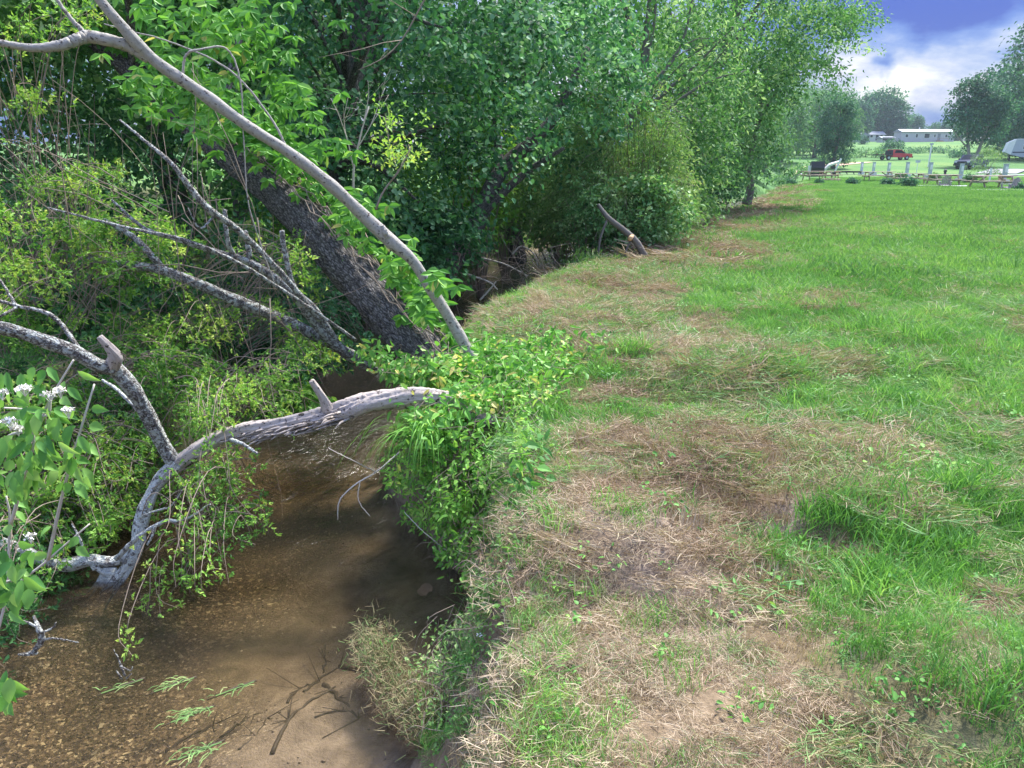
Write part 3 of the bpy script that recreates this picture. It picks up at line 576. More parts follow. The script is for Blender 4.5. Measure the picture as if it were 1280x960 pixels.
# further woods behind, left to right; crowns differ in kind
BT = [(-9.5, 11, 8.5, 3.4, 'maple', 'dark broadleaf tree at the far left behind the briars'), (-5.9, 14.5, 10, 3.6, 'light', 'mid green tree with an upright trunk left of the maple'),
      (-12, 17, 11, 4.2, 'farblue', 'deep green tree furthest back on the left'), (-3.0, 18.5, 11, 3.8, 'maple', 'tall dark tree straight behind the maple'),
      (.2, 21, 11, 3.6, 'light', 'green tree standing behind the slanting creek trunk'), (-7.5, 22, 12, 4.5, 'farblue', 'tall blackish green tree deep in the wood')]
for i, (x, y, h, r, m_, lab) in enumerate(BT):
    make_tree('broadleaf_tree', lab, 'tree', (x, y), h, r, trunk_r=.2, boughs=170, per=75, ll=.15, lw=.11, mat=m_, low=.08, tmat='bark_dark', bsz=r*.23, flat=.2, tint=(.1, .85))
# right-hand trees on the near bank beyond the willow bush
make_tree('ash_tree', 'tall light green tree behind the round willow bush', 'tree', (3.0, 19.5), 8.5, 2.6, lean=(.2, 0), trunk_r=.16, boughs=230, per=46, ll=.13, lw=.06, mat='light', shape='two', low=.16, tint=(.2, 1), bsz=.58)
make_tree('tall_ash_tree', 'tallest tree of the right bank, its loose crown reaching over the field', 'tree', (4.6, 26), 12.5, 3.3, lean=(3.0, 0), trunk_r=.24, boughs=360, per=46, ll=.15, lw=.075, mat='light', low=.22, tint=(.1, .95), bsz=.72, shell=.4)
make_tree('ash_tree', 'leafy tree between the willow bush and the bare trunk at the path', 'tree', (5.0, 23), 6.6, 1.9, trunk_r=.12, boughs=200, per=42, ll=.12, lw=.065, mat='light', low=.05, tint=(.3, .9), bsz=.6)
# bare leaning trunk at the edge of the field
root, b = lean_trunk('thin_field_tree', 'thin dark trunk standing at the end of the mown bank with sparse grey green twigs', [at(933, 256, 27.5), at(938, 235, 27.5), at(936, 205, 27.5), at(948, 150, 27.5), at(960, 90, 28), at(985, 30, 28.5)], [.17, .13, .11, .09, .06, .03], 'bark_far',
    extra=[([at(937, 205, 27.5), at(920, 165, 27.2), at(905, 110, 27)], [.06, .04, .02]), ([at(948, 150, 27.5), at(975, 110, 28), at(1010, 85, 28.5)], [.05, .03, .015])])
lb = MB(); pp = [(980, 40, 110, 60, 80), (930, 110, 70, 90, 60), (1030, 20, 60, 40, 60), (955, 150, 22, 40, 12), (1050, 22, 40, 14, 34), (965, 115, 35, 30, 22), (985, 65, 50, 35, 50)]
cc = []
for u, v, ru, rv, n in pp:
    for k in range(n): cc.append(at(u+rng.normal(0, .5)*ru, v+rng.normal(0, .5)*rv, 28+rng.normal(0, .9))-b)
cc = np.array(cc); spray_cloud(lb, cc, rdir(len(cc)), .42, 34, .13, .06, 'two', .3, tint0=rng.uniform(.25, .8, len(cc))); lb.build('crown', M['light'], root, smooth=False)

# --- round willow bush on the near bank, many fine stems
def willow(name, label, cx, cy, rx, ry, hz, n, mat='willow', ll=.06, lw=.016, cat='shrub', leafper=70, z0=None, lean=0):
    b = np.array([cx, cy, float(ground_z(cx, cy)[0])-.1 if z0 is None else z0]); root = empty(name, label, cat, b); sb = MB(); lb = MB()
    P_, D_, T_ = [], [], []
    for i in range(n):
        a = rng.uniform(0, 6.283); q = math.sqrt(rng.random()); ex = np.array([math.cos(a)*rx*q+lean, math.sin(a)*ry*q, hz*math.sqrt(max(.06, 1-q*q*.9))*rng.uniform(.45, 1.05)*(1+.22*math.sin(2.3*a+1)+.13*math.sin(5*a))])
        s = ex*np.array([.2, .2, 0]); m = s*.35+ex*.65; m[2] = ex[2]*.72; e2 = ex+np.array([math.cos(a), math.sin(a), -.5])*rng.uniform(.1, .5)
        pts, _ = catmull([s, (s+m)/2+rng.normal(0, .05, 3), m, ex, e2], [1]*5, 4)
        if i % 2 == 0: tube(sb, pts, np.linspace(.012, .003, len(pts)), 3)
        k = leafper; j = rng.uniform(.25, 1, k)*(len(pts)-1.01); ji = j.astype(int); fr = (j-ji)[:, None]; p = pts[ji]*(1-fr)+pts[ji+1]*fr; p = p+rng.normal(0, .075, p.shape)
        P_.append(p); D_.append(nrm(pts[ji+1]-pts[ji])+rng.normal(0, .7, p.shape)+[0, 0, -.2]); T_.append(np.clip(rng.normal(rng.uniform(.35, .95), .15, k), 0, 1))
    P_ = np.concatenate(P_); leaves(lb, P_, np.concatenate(D_), rdir(len(P_), .8), ll*rng.uniform(.6, 1.3, len(P_)), lw*rng.uniform(.7, 1.3, len(P_)), np.concatenate(T_))
    sb.build('stems', M['twig'], root); lb.build('foliage', M[mat], root, smooth=False); return root
willow('willow_bush', 'round grey green willow bush with fine stems on the near bank', 2.45, 15.0, 1.3, 1.2, 2.5, 500, ll=.08, lw=.03, lean=-.3)
bush('shrub', 'light leafy shrub with broad leaves at the foot of the willow bush', at(800, 268, 14.0), (.95, .6, .70), 100, .09, .06, 'light', 'four', per=30, tint=(.4, 1), bs=.4)
bush('shrub', 'pale green shrub over the water left of the cut branch', at(735, 270, 14), (.50, .4, .80), 70, .07, .045, 'light', 'four', per=26, tint=(.4, 1), bs=.4)
bush('shrub', 'bushy green growth between the willow and the field trees', at(868, 205, 19), (.8, .9, 1.5), 90, .11, .07, 'light', 'two', per=30, tint=(.3, .9), bs=.4)
bush('shrub', 'dark green shrub beside the thin trunk at the path end', at(900, 232, 25), (.65, .7, .75), 60, .11, .08, 'maple', 'two', per=30, tint=(.3, .8), bs=.4)
bush('shrub', 'yellow green tree sapling lit up behind the maple boughs', at(598, 165, 15.2), (.8, .7, 1.5), 70, .12, .08, 'bright', 'four', per=26, tint=(.3, .9), bs=.4)
# far-bank shrubs lining the creek, from the trunk base to the bend
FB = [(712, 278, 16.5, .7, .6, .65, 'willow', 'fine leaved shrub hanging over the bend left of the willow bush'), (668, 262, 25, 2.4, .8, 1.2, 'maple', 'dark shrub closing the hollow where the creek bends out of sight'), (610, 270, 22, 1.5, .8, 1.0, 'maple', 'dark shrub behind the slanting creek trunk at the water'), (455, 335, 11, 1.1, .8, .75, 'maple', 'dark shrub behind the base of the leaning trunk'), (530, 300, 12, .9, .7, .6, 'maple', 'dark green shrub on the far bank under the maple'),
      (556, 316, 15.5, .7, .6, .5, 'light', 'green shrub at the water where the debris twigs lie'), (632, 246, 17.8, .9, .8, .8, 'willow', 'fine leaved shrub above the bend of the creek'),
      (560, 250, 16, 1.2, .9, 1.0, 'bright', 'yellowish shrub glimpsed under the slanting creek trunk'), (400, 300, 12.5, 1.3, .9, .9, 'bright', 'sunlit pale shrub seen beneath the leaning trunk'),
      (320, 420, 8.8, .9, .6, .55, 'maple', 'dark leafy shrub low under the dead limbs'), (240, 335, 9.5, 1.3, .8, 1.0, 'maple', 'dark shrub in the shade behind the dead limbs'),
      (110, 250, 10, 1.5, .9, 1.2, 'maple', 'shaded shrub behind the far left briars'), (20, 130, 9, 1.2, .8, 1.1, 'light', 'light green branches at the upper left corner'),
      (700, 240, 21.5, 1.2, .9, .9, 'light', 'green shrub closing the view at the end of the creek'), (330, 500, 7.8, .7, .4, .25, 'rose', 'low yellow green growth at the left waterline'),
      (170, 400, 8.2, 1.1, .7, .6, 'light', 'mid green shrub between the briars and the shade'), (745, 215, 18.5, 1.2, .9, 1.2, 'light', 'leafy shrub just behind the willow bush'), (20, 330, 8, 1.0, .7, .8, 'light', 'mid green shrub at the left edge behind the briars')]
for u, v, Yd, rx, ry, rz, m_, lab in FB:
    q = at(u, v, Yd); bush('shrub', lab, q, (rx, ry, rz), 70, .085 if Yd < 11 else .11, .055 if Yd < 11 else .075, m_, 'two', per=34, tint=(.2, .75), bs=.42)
# low dark thicket in the gap above the creek end
bush('brushwood', 'tangle of dark bare brushwood over the water at the creek bend', at(690, 290, 21), (1.2, .6, .6), 30, .03, .01, 'willow', stems=12, cat='brushwood', per=6)

# --- thick leaning trunk with creeper
LT = [at(600, 508, 5.95), at(560, 470, 6.2), at(500, 405, 6.5), at(420, 315, 6.95), at(345, 235, 7.4), at(270, 175, 7.9), at(170, 90, 8.6), (at(60, 0, 9.3)), at(-60, -90, 10)]
def big_trunk():
    b = LT[0]; root = empty('leaning_tree', 'thick rough barked trunk leaning left across the creek, wrapped in creeper', 'tree', b)
    pts, rad = catmull([p-b for p in LT], [.235, .215, .205, .20, .19, .165, .13, .10, .06], 34)
    n = len(pts); sd = 72; T = nrm(np.gradient(pts, axis=0)); A = np.empty_like(T); a_ = nrm(np.cross([0, 1., 0], T[0]))
    for i in range(n): a_ = nrm(a_-T[i]*np.dot(a_, T[i])); A[i] = a_
    B = np.cross(T, A); th = np.arange(sd)*2*math.pi/sd; L = np.concatenate([[0], np.cumsum(np.linalg.norm(np.diff(pts, axis=0), axis=1))])
    TH, LL = np.meshgrid(th, L); sx = TH*3.2; 
    rd = np.abs(vnoise(sx*1.0+LL*1.1, LL*1.0, .22, 61))+np.abs(vnoise(sx-LL*.9, LL, .22, 62))+vnoise(sx*2, LL, .12, 63)*.5
    rr = rad[:, None]*(1+.02*vnoise(TH, LL, .8, 64))+rd*.035-.018
    ring = pts[:, None]+(A[:, None]*np.cos(th)[None, :, None]+B[:, None]*np.sin(th)[None, :, None])*rr[..., None]
    uv = np.stack([np.cos(TH)*rad[:, None], np.sin(TH)*rad[:, None], LL], -1).reshape(-1, 3)
    i = np.arange(n-1)[:, None]*sd; j = np.arange(sd)[None]; k = (j+1) % sd; mb = MB(); mb.add(ring.reshape(-1, 3), np.stack([i+j, i+k, i+sd+k, i+sd+j], -1).reshape(-1, 4), .5, uv); mb.build('trunk', M['bark_dark'], root)
    for (s, e, r) in ((6, at(160, -20, 7.5), .06), (7, at(-40, 130, 8), .05), (5, at(330, -10, 8.5), .05)):
        m2 = MB(); s = LT[s]-b; e = e-b; tube(m2, [s, (s+e)/2+[0, 0, .2], e], [r, r*.6, r*.25], 7, 6, rough=.03); m2.build('limb', M['bark_dark'], root)
        c, d = ell(90, at(60, -60, 9.2)-b, np.array([2.2, 1.6, 1.0])); lb = MB(); spray_cloud(lb, c, d, .5, 46, .10, .075, 'four', .15, tint0=rng.uniform(.3, .9, 90)); lb.build('crown', M['light'], root, smooth=False)
big_trunk()
# creeper: stems run up the trunk, leaflets hang on its upper side
def creeper():
    b = LT[1]; root = empty('creeper_vine', 'bright green creeper climbing the upper side of the thick leaning trunk', 'vine', b); sb = MB(); lb = MB()
    pts, rad = catmull(LT, [.24, .215, .205, .20, .19, .165, .13, .10, .06], 8)
    for s in range(9):
        off = np.array([rng.uniform(-.02, .22), rng.uniform(-.22, .02), rng.uniform(.05, .26)]); tube(sb, pts[4:58]+off-b+rng.normal(0, .02, pts[4:58].shape), np.full(54, .006), 4)
    P_, D_ = [], []
    dens = np.interp(np.arange(len(pts)), [0, 8, 12, 16, 22, 27, 30, 34, 40, 48, 56, 64], [1, 1, .3, .6, .8, 1.0, 1.0, 2.2, 2.6, 2.4, 2.2, 1.4])
    for i in range(4, len(pts)-4):
        k = int(8*dens[i]); o = np.array([.56, -.1, .72])*rng.uniform(.17, .40, k)[:, None]*(1 if i < 28 else 1.25)+rng.normal(0, .075, (k, 3))+np.array([0, -1.0, 0])*(rng.random(k)*(.25 if i > 30 else .06))[:, None]; P_.append(pts[i]+o)
    # hanging strands around the upper trunk
    for (u, v, Yd, ru, rv, n) in [(215, 110, 6.6, 60, 45, 60), (300, 60, 6.6, 60, 50, 70), (255, 150, 6.5, 40, 40, 40), (405, 185, 6.5, 40, 20, 16), (360, 125, 6.7, 45, 50, 40), (450, 262, 6.5, 25, 22, 26), (500, 330, 6.3, 20, 28, 36), (548, 350, 5.6, 16, 12, 14), (250, 20, 6.6, 90, 30, 60), (530, 375, 6.0, 16, 20, 22)]:
        for k in range(n): P_.append(at(u+rng.normal(0, .55)*ru, v+rng.normal(0, .55)*rv, Yd+rng.normal(0, .18))[None])
    P_ = np.concatenate(P_)-b; k = len(P_)
    for j in range(5):     # five leaflets spread from one stalk
        a_ = (j-2)*.62+rng.normal(0, .12, k); hd = np.stack([np.sin(a_)+.1, -np.full(k, .35), -np.cos(a_)*.8], 1)+rng.normal(0, .22, (k, 3))
        leaves(lb, P_, hd, np.array([.15, -.75, .65])+rng.normal(0, .35, (k, 3)), rng.uniform(.07, .125, k), rng.uniform(.038, .06, k), np.clip(rng.normal(.5, .22, k), 0, 1), 'four')
    sb.build('stems', M['twig'], root); lb.build('leaves', M['creeper'], root, smooth=False)
creeper()

def ridged(mb, pts, rad, sides, amp, seed, freq=5.0, twist=3.0):
    pts, rad = catmull(pts, rad, 26); n = len(pts); T = nrm(np.gradient(pts, axis=0)); A = np.empty_like(T); a_ = nrm(np.cross([.1, 1., .05], T[0]))
    for i in range(n): a_ = nrm(a_-T[i]*np.dot(a_, T[i])); A[i] = a_
    B = np.cross(T, A); th = np.arange(sides)*2*math.pi/sides; L = np.concatenate([[0], np.cumsum(np.linalg.norm(np.diff(pts, axis=0), axis=1))]); TH, LL = np.meshgrid(th, L)
    ax, ay = np.cos(TH+LL*twist)*freq, np.sin(TH+LL*twist)*freq
    rd = vnoise(ax+7, LL*3+ay, .9, seed)*.9+vnoise(ax*2+ay, LL*5-ay*2, .9, seed+1)*.7+vnoise(ax*4, LL*60+ay*4, .9, seed+2)*.3
    rr = rad[:, None]*(1+amp*rd+.25*vnoise(LL*4, TH*0+seed, .5, seed+4))
    ring = pts[:, None]+(A[:, None]*np.cos(th)[None, :, None]+B[:, None]*np.sin(th)[None, :, None])*rr[..., None]
    uv = np.stack([np.cos(TH)*rad[:, None], np.sin(TH)*rad[:, None], LL], -1).reshape(-1, 3)+pts[0]*.4
    i = np.arange(n-1)[:, None]*sides; j = np.arange(sides)[None]; k = (j+1) % sides; v = ring.reshape(-1, 3); uv = np.vstack([uv, uv[:1], uv[-1:]]); v = np.vstack([v, pts[:1], pts[-1:]]); j1 = np.arange(sides); k1 = (j1+1) % sides
    mb.add(v, [np.stack([i+j, i+k, i+sides+k, i+sides+j], -1).reshape(-1, 4), np.stack([np.full(sides, n*sides), k1, j1], -1), np.stack([np.full(sides, n*sides+1), (n-1)*sides+j1, (n-1)*sides+k1], -1)], .5, uv)
def limbs_thing(name, label, cat, parts, group=None):
    """parts: (part name, material, [(pixel path with distances, radii, sides)])"""
    b = None; root = None
    for pn, mat, paths in parts:
        for path, rad, sd in paths:
            P3 = [at(*q) if len(q) == 3 else np.array(q[:3]) for q in path]
            if root is None: b = P3[0]; root = empty(name, label, cat, b, group=group)
            mb = MB()
            if sd >= 12 or (sd >= 10 and mat != 'bark_pale'): ridged(mb, [p-b for p in P3], rad, 36 if sd > 12 else 28, {'bark_log': .34, 'bark_lichen': .20, 'bark_lichen_lightened': .26, 'bark_pale': .05}[mat], 100+len(path)*3, 2.5, {'bark_log': 2.2}.get(mat, .5))
            else: tube(mb, [p-b for p in P3], rad, sd+2, 12, rough=.03, wob=.0012)
            mb.build(pn, M[mat], root)
    return root, b
# pale sapling
sap, sb0 = limbs_thing('bent_sapling', 'long pale smooth sapling bowed over the creek in front of the thick trunk', 'tree', [
    ('trunk', 'bark_pale', [([(612, 490, 5.55), (590, 447, 5.6), (562, 398, 5.6), (536, 357, 5.55), (515, 325, 5.5), (490, 303, 5.45), (455, 270, 5.4), (410, 228, 5.3), (360, 190, 5.2), (310, 158, 5.1), (250, 115, 5.0), (190, 73, 4.9), (150, 30, 4.8), (122, -4, 4.75), (90, -50, 4.7)], [.050, .046, .041, .043, .040, .050, .040, .038, .039, .036, .038, .034, .034, .030, .028], 14)]),
    ('limb', 'bark_pale', [([(186, 72, 4.9), (160, 58, 4.86), (135, 50, 4.8), (110, 46, 4.8), (95, 50, 4.75), (75, 57, 4.7), (40, 60, 4.65), (-10, 52, 4.6)], [.036, .032, .034, .036, .032, .03, .022, .018], 10),
                           ([(110, 46, 4.8), (90, 25, 4.8), (75, 5, 4.8), (60, -20, 4.8)], [.016, .012, .01, .008], 6), ([(490, 303, 5.45), (482, 292, 5.4), (478, 282, 5.4)], [.03, .024, .016], 8),
                           ([(228, 98, 5), (232, 70, 5), (250, 62, 5), (283, 61, 5.1), (300, 100, 5.1), (305, 180, 5.1), (312, 260, 5.1), (345, 360, 5.2)], [.008, .008, .007, .006, .005, .004, .004, .003], 5),
                           ([(360, 190, 5.2), (340, 150, 5.2), (290, 90, 5.2), (220, 55, 5.2), (130, 30, 5.1)], [.009, .007, .006, .005, .004], 5)])])
# fallen log across the creek
log, lb0 = limbs_thing('fallen_tree', 'weathered grey fallen tree lying from the near bank across the creek', 'fallen tree', [
    ('trunk', 'bark_log', [([(640, 560, 4.95), (600, 524, 4.9), (565, 503, 4.87), (528, 496, 4.85), (495, 499, 4.85), (460, 504, 4.85), (430, 514, 4.85), (400, 521, 4.85), (370, 527, 4.82), (335, 533, 4.8), (300, 538, 4.78), (268, 550, 4.75), (240, 568, 4.72), (216, 584, 4.7)], [.055, .058, .060, .061, .063, .062, .068, .062, .056, .047, .044, .048, .050, .050], 16)]),
    ('lower_limb', 'bark_lichen_lightened', [([(222, 578, 4.7), (200, 600, 4.66), (184, 630, 4.6), (176, 655, 4.55), (172, 680, 4.5), (163, 703, 4.45), (147, 722, 4.42), (130, 736, 4.4)], [.047, .042, .040, .042, .040, .044, .032, .010], 14)]),
    ('upper_limb', 'bark_lichen', [([(218, 578, 4.7), (204, 556, 4.68), (186, 522, 4.62), (168, 490, 4.55), (148, 465, 4.5), (136, 458, 4.46)], [.044, .043, .046, .048, .050, .046], 14),
                                   ([(142, 462, 4.46), (120, 455, 4.4), (95, 441, 4.35), (60, 428, 4.28), (25, 416, 4.2), (-20, 405, 4.1)], [.034, .038, .040, .039, .037, .035], 12)]),
    ('stub', 'bark_log', [([(140, 458, 4.46), (144, 446, 4.43), (135, 433, 4.4), (124, 421, 4.38)], [.042, .044, .028, .018], 12), ([(410, 512, 4.83), (403, 497, 4.8), (389, 476, 4.76)], [.034, .027, .018], 12), ([(460, 500, 4.85), (453, 494, 4.83)], [.02, .014], 6)]),
    ('branch', 'bark_lichen_lightened', [([(168, 690, 4.5), (140, 702, 4.45), (112, 700, 4.42), (85, 706, 4.38), (60, 704, 4.33), (30, 690, 4.28), (-10, 674, 4.2)], [.032, .034, .04, .042, .036, .034, .034], 10),
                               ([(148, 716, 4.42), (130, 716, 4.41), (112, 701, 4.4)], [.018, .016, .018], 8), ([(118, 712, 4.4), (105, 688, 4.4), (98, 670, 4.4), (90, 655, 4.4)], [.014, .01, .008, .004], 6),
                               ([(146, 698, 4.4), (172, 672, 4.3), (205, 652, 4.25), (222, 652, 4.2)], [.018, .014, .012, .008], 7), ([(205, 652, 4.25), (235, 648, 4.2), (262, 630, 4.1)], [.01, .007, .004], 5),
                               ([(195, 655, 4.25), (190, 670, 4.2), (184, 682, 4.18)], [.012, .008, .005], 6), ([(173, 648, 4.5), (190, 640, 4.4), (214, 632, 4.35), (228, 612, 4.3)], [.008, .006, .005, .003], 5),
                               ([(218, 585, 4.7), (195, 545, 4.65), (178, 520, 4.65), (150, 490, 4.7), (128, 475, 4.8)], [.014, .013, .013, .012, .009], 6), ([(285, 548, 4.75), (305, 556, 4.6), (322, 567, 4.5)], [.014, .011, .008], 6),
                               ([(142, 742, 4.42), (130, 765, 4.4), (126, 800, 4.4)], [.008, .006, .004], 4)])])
mb = MB()     # torn wood fibres on the underside of the break
for k in range(60):
    u = rng.uniform(300, 440); v = 548-(u-320)*.20+rng.normal(0, 3.5); l = rng.uniform(14, 44); tube(mb, [at(u, v-4, 4.80)-lb0, at(u-l*.6, v+1, 4.74)-lb0, at(u-l, v+rng.uniform(2, 9), 4.70+rng.normal(0, .02))-lb0], [.011, .008, .001], 4)
mb.build('splinters', M['bark_log'], log)['kind'] = 'stuff'
mb = MB()
for k in range(16):
    u = rng.uniform(118, 152); tube(mb, [at(u+12, 710, 4.42)-lb0, at(u+2, 728, 4.4)-lb0, at(u-rng.uniform(0, 16), 742+rng.uniform(-8, 8), 4.36)-lb0], [.013, .009, .001], 4)
mb.build('broken_end', M['bark_lichen_lightened'], log)['kind'] = 'stuff'
# dead limbs further back over the water
DL = [('long grey dead limb lying lowest behind the fallen tree', [([(480, 470, 6.9), (440, 445, 6.9), (400, 422, 6.9), (355, 400, 7), (300, 378, 7.05), (270, 365, 7.1), (235, 350, 7.15), (200, 337, 7.2), (155, 330, 7.3), (110, 322, 7.4)], [.06, .055, .055, .05, .052, .05, .046, .044, .036, .03], 10), ([(205, 338, 7.2), (190, 320, 7.2), (165, 295, 7.3), (130, 275, 7.4)], [.034, .03, .026, .018], 7)]),
      ('dead limb fork rising in the middle of the tangle with two broken stubs', [([(470, 462, 6.7), (430, 440, 6.7), (395, 405, 6.7), (370, 372, 6.7), (340, 345, 6.75), (305, 325, 6.8), (270, 315, 6.9), (225, 300, 7), (180, 285, 7.1), (140, 250, 7.2)], [.06, .052, .045, .04, .038, .03, .026, .022, .016, .01], 9), ([(425, 435, 6.7), (395, 388, 6.65), (368, 360, 6.6), (356, 315, 6.6), (352, 288, 6.6)], [.036, .03, .026, .024, .022], 8), ([(292, 320, 6.85), (284, 300, 6.8), (281, 262, 6.8)], [.024, .02, .018], 7), ([(312, 322, 6.8), (310, 305, 6.8), (306, 290, 6.8)], [.026, .024, .026], 7)]),
      ('slender dead bough curving up to the left from the tangle', [([(400, 400, 6.5), (350, 340, 6.5), (300, 290, 6.5), (262, 262, 6.5), (240, 238, 6.55), (215, 205, 6.6), (180, 175, 6.7), (150, 150, 6.8)], [.028, .026, .026, .028, .024, .018, .012, .008], 7), ([(270, 268, 6.5), (250, 285, 6.5), (235, 260, 6.5)], [.01, .008, .004], 4)]),
      ('thin straight dead stick propped across the tangle', [([(445, 425, 6.4), (380, 380, 6.4), (300, 330, 6.4), (230, 300, 6.5), (160, 285, 6.6), (60, 260, 6.8)], [.014, .016, .016, .014, .012, .008], 6)]),
      ('dead forked branch reaching in from the left edge above the fallen tree', [([(100, 438, 4.4), (80, 410, 4.5), (60, 392, 4.5), (20, 382, 4.5), (-20, 370, 4.5)], [.014, .016, .014, .012, .010], 6), ([(20, 382, 4.5), (0, 350, 4.6), (-20, 330, 4.6)], [.01, .008, .006], 5), ([(22, 383, 4.5), (0, 395, 4.4), (-20, 400, 4.4)], [.01, .008, .006], 5)])]
for lab, paths in DL:
    paths = [([(q[0], q[1], q[2]-min(1.15, .2*abs(480-q[0])/45)*(q[2] > 5)) for q in pth_], [v_*.9 for v_ in rr_], sd_) for pth_, rr_, sd_ in paths]
    limbs_thing('dead_branch', lab, 'branch', [('limb', 'bark_lichen', paths)])
# twiggy tangle attached to the dead branches: many fine ones, nobody could count them
mb = MB()
for k in range(150):
    u, v = rng.uniform(20, 380), rng.uniform(190, 460)
    if v < 200+(u-250)*.85: continue
    Yd = rng.uniform(5.4, 8.2); p = at(u, v, Yd); d = np.array([rng.uniform(-1, .3), rng.uniform(-.3, .3), rng.uniform(-.3, 1)]) if k % 2 else np.array([rng.normal(0, .12), 0, rng.choice([-1, 1])])
    grow(mb, p, d, rng.uniform(.4, 1.3), rng.uniform(.002, .0055), 1 if k % 3 else 0, 4, .22, 2, grav=-.03)
tag(mb.build('twig_tangle', M['twig']), 'tangle of fine bare twigs and hanging vines over the left bank', kind='stuff')
# bare pale shrub in front of the maple, and the little yellowish one under it
def bare(name, label, base, d, length, r, depth, mat, split=3, curl=.2, ratio=.62, leafmat_=None, n=0, ll=.05, cat='shrub', sd=5, lw=.5, tint=(.4, 1)):
    b = np.array(base); root = empty(name, label, cat, b); mb = MB(); tips = []; st = rng.bit_generator.state; grow(mb, (0, 0, 0), d, length, r, depth, sd, curl, split, tips, grav=.02, ratio=ratio); mb.build('branches', M[mat], root)
    if leafmat_:
        lb = MB(); c = np.array([t[0] for t in tips]); k = len(c)*n; p = np.repeat(c, n, 0)+rng.normal(0, .055, (k, 3))*[1, 1, .5]; leaves(lb, p, rdir(k), rdir(k, 1.6), ll*rng.uniform(.6, 1.2, k), ll*lw*rng.uniform(.8, 1.2, k), rng.uniform(*tint, k), 'four'); lb.build('foliage', M[leafmat_], root, smooth=False)
    return root
bare('dead_shrub', 'pale leafless shrub branching up in front of the dark maple', at(440, 262, 7.8), (.15, 0, 1), 1.0, .014, 3, 'twig_pale')
bare('briar_sprig', 'small yellow tinged sprig standing in front of the maple above the sapling', at(470, 262, 6), (.25, -.1, 1), .55, .009, 2, 'twig', 3, .25, .8, 'rose', 16, .045, tint=(.6, 1))
bare('dead_shrub', 'leafless hanging branches at the top of the picture over the maple', at(560, -40, 8), (-.5, 0, -.7), 1.3, .010, 2, 'twig', 3, .25)

# --- briars on the left bank: arching canes set with small leaves
def briar(name, label, base, blobs_, canes, per, ll, mat='rose', cat='briar', lw=.5, r=.004, cluster=5, tlo=.2, thi=.95, shape='two', drop=.0):
    b = np.array(base); root = empty(name, label, cat, b); sb = MB(); lb = MB(); PP, DD, TT = [], [], []
    for (u, v, Yd, ru, rv) in blobs_:
        c = at(u, v, Yd); s_ = Yd/FPX; sub = rng.normal(0, 1, (7, 3))*[ru*s_*.6, .3, rv*s_*.6]
        for i in range(canes):
            e = c+sub[rng.integers(7)]+np.array([rng.normal(0, .19)*ru*s_, rng.normal(0, .2), rng.normal(0, .17)*rv*s_]); s = c*.55+b*.45+rng.normal(0, .25, 3); 
            st = c+(s-c)*rng.uniform(.35, .9); m = (st+e)/2+np.array([0, 0, .25*np.linalg.norm(e-st)])
            pts, _ = catmull([st-b, m-b, e-b, e-b+np.array([rng.normal(0, .08), rng.normal(0, .08), -rng.uniform(.03, .15)-drop])], [1]*4, 5); tube(sb, pts, np.linspace(r, r*.35, len(pts)), 3)
            j = rng.uniform(.3, 1, per)*(len(pts)-1.01); ji = j.astype(int); fr = (j-ji)[:, None]; p = pts[ji]*(1-fr)+pts[ji+1]*fr; out = rdir(per, .1); p = p+out*rng.uniform(.01, .05, per)[:, None]; t0 = rng.uniform(tlo, thi)
            for q in range(cluster): o = out+rng.normal(0, .5, out.shape); PP.append(p+out*ll*.45*q*.6); DD.append(o); TT.append(np.clip(t0+rng.normal(0, .13, per), 0, 1))
    PP = np.concatenate(PP); k = len(PP); leaves(lb, PP, np.concatenate(DD), rdir(k, 1.3), ll*rng.uniform(.6, 1.2, k), ll*lw*rng.uniform(.8, 1.2, k), np.concatenate(TT), shape)
    sb.build('canes', M['twig'], root); lb.build('leaves', M[mat], root, smooth=False); return root
gl = lambda x, y: (x, y, float(ground_z(x, y)[0]))
briar('briar_bush', 'bushy yellow green briar filling the left edge above the fallen tree', gl(-4.4, 6.2), [(50, 330, 5.8, 60, 50), (150, 345, 6, 60, 40), (60, 260, 6.2, 60, 40), (20, 400, 5.6, 40, 40), (130, 300, 6.2, 60, 25)], 26, 18, .036)
briar('briar_bush', 'pale green briar behind the forked limb of the fallen tree', gl(-3.7, 5.8), [(215, 455, 6.0, 50, 30), (250, 480, 5.9, 45, 30), (170, 420, 6.6, 60, 22), (100, 490, 5.4, 50, 30), (240, 420, 6.8, 40, 18)], 22, 18, .037, tlo=.15, thi=.85)
briar('briar_bush', 'dense yellow green briar below the fallen tree at the left waterline', gl(-3.6, 4.7), [(110, 600, 5.0, 45, 40), (60, 640, 4.8, 50, 40), (150, 560, 5.2, 50, 30), (90, 540, 5.2, 60, 35), (70, 655, 4.7, 40, 20), (30, 590, 4.9, 40, 40), (150, 630, 5.0, 25, 25)], 44, 17, .030)
briar('briar_bush', 'hanging briar spray dangling over the water under the fallen tree', gl(-2.75, 5.6), [(272, 620, 4.5, 26, 34), (300, 655, 4.4, 18, 20), (236, 700, 4.4, 16, 14), (270, 590, 4.6, 26, 16)], 17, 13, .027, tlo=.3, thi=.9, drop=.05)
briar('briar_bush', 'light sprays standing in the middle of the log by the water', gl(-2.9, 6.0), [(330, 480, 5.3, 32, 25), (300, 500, 5.3, 35, 22), (350, 470, 5.4, 22, 22), (260, 510, 5.3, 40, 25)], 26, 13, .027, tlo=.3, thi=.9)
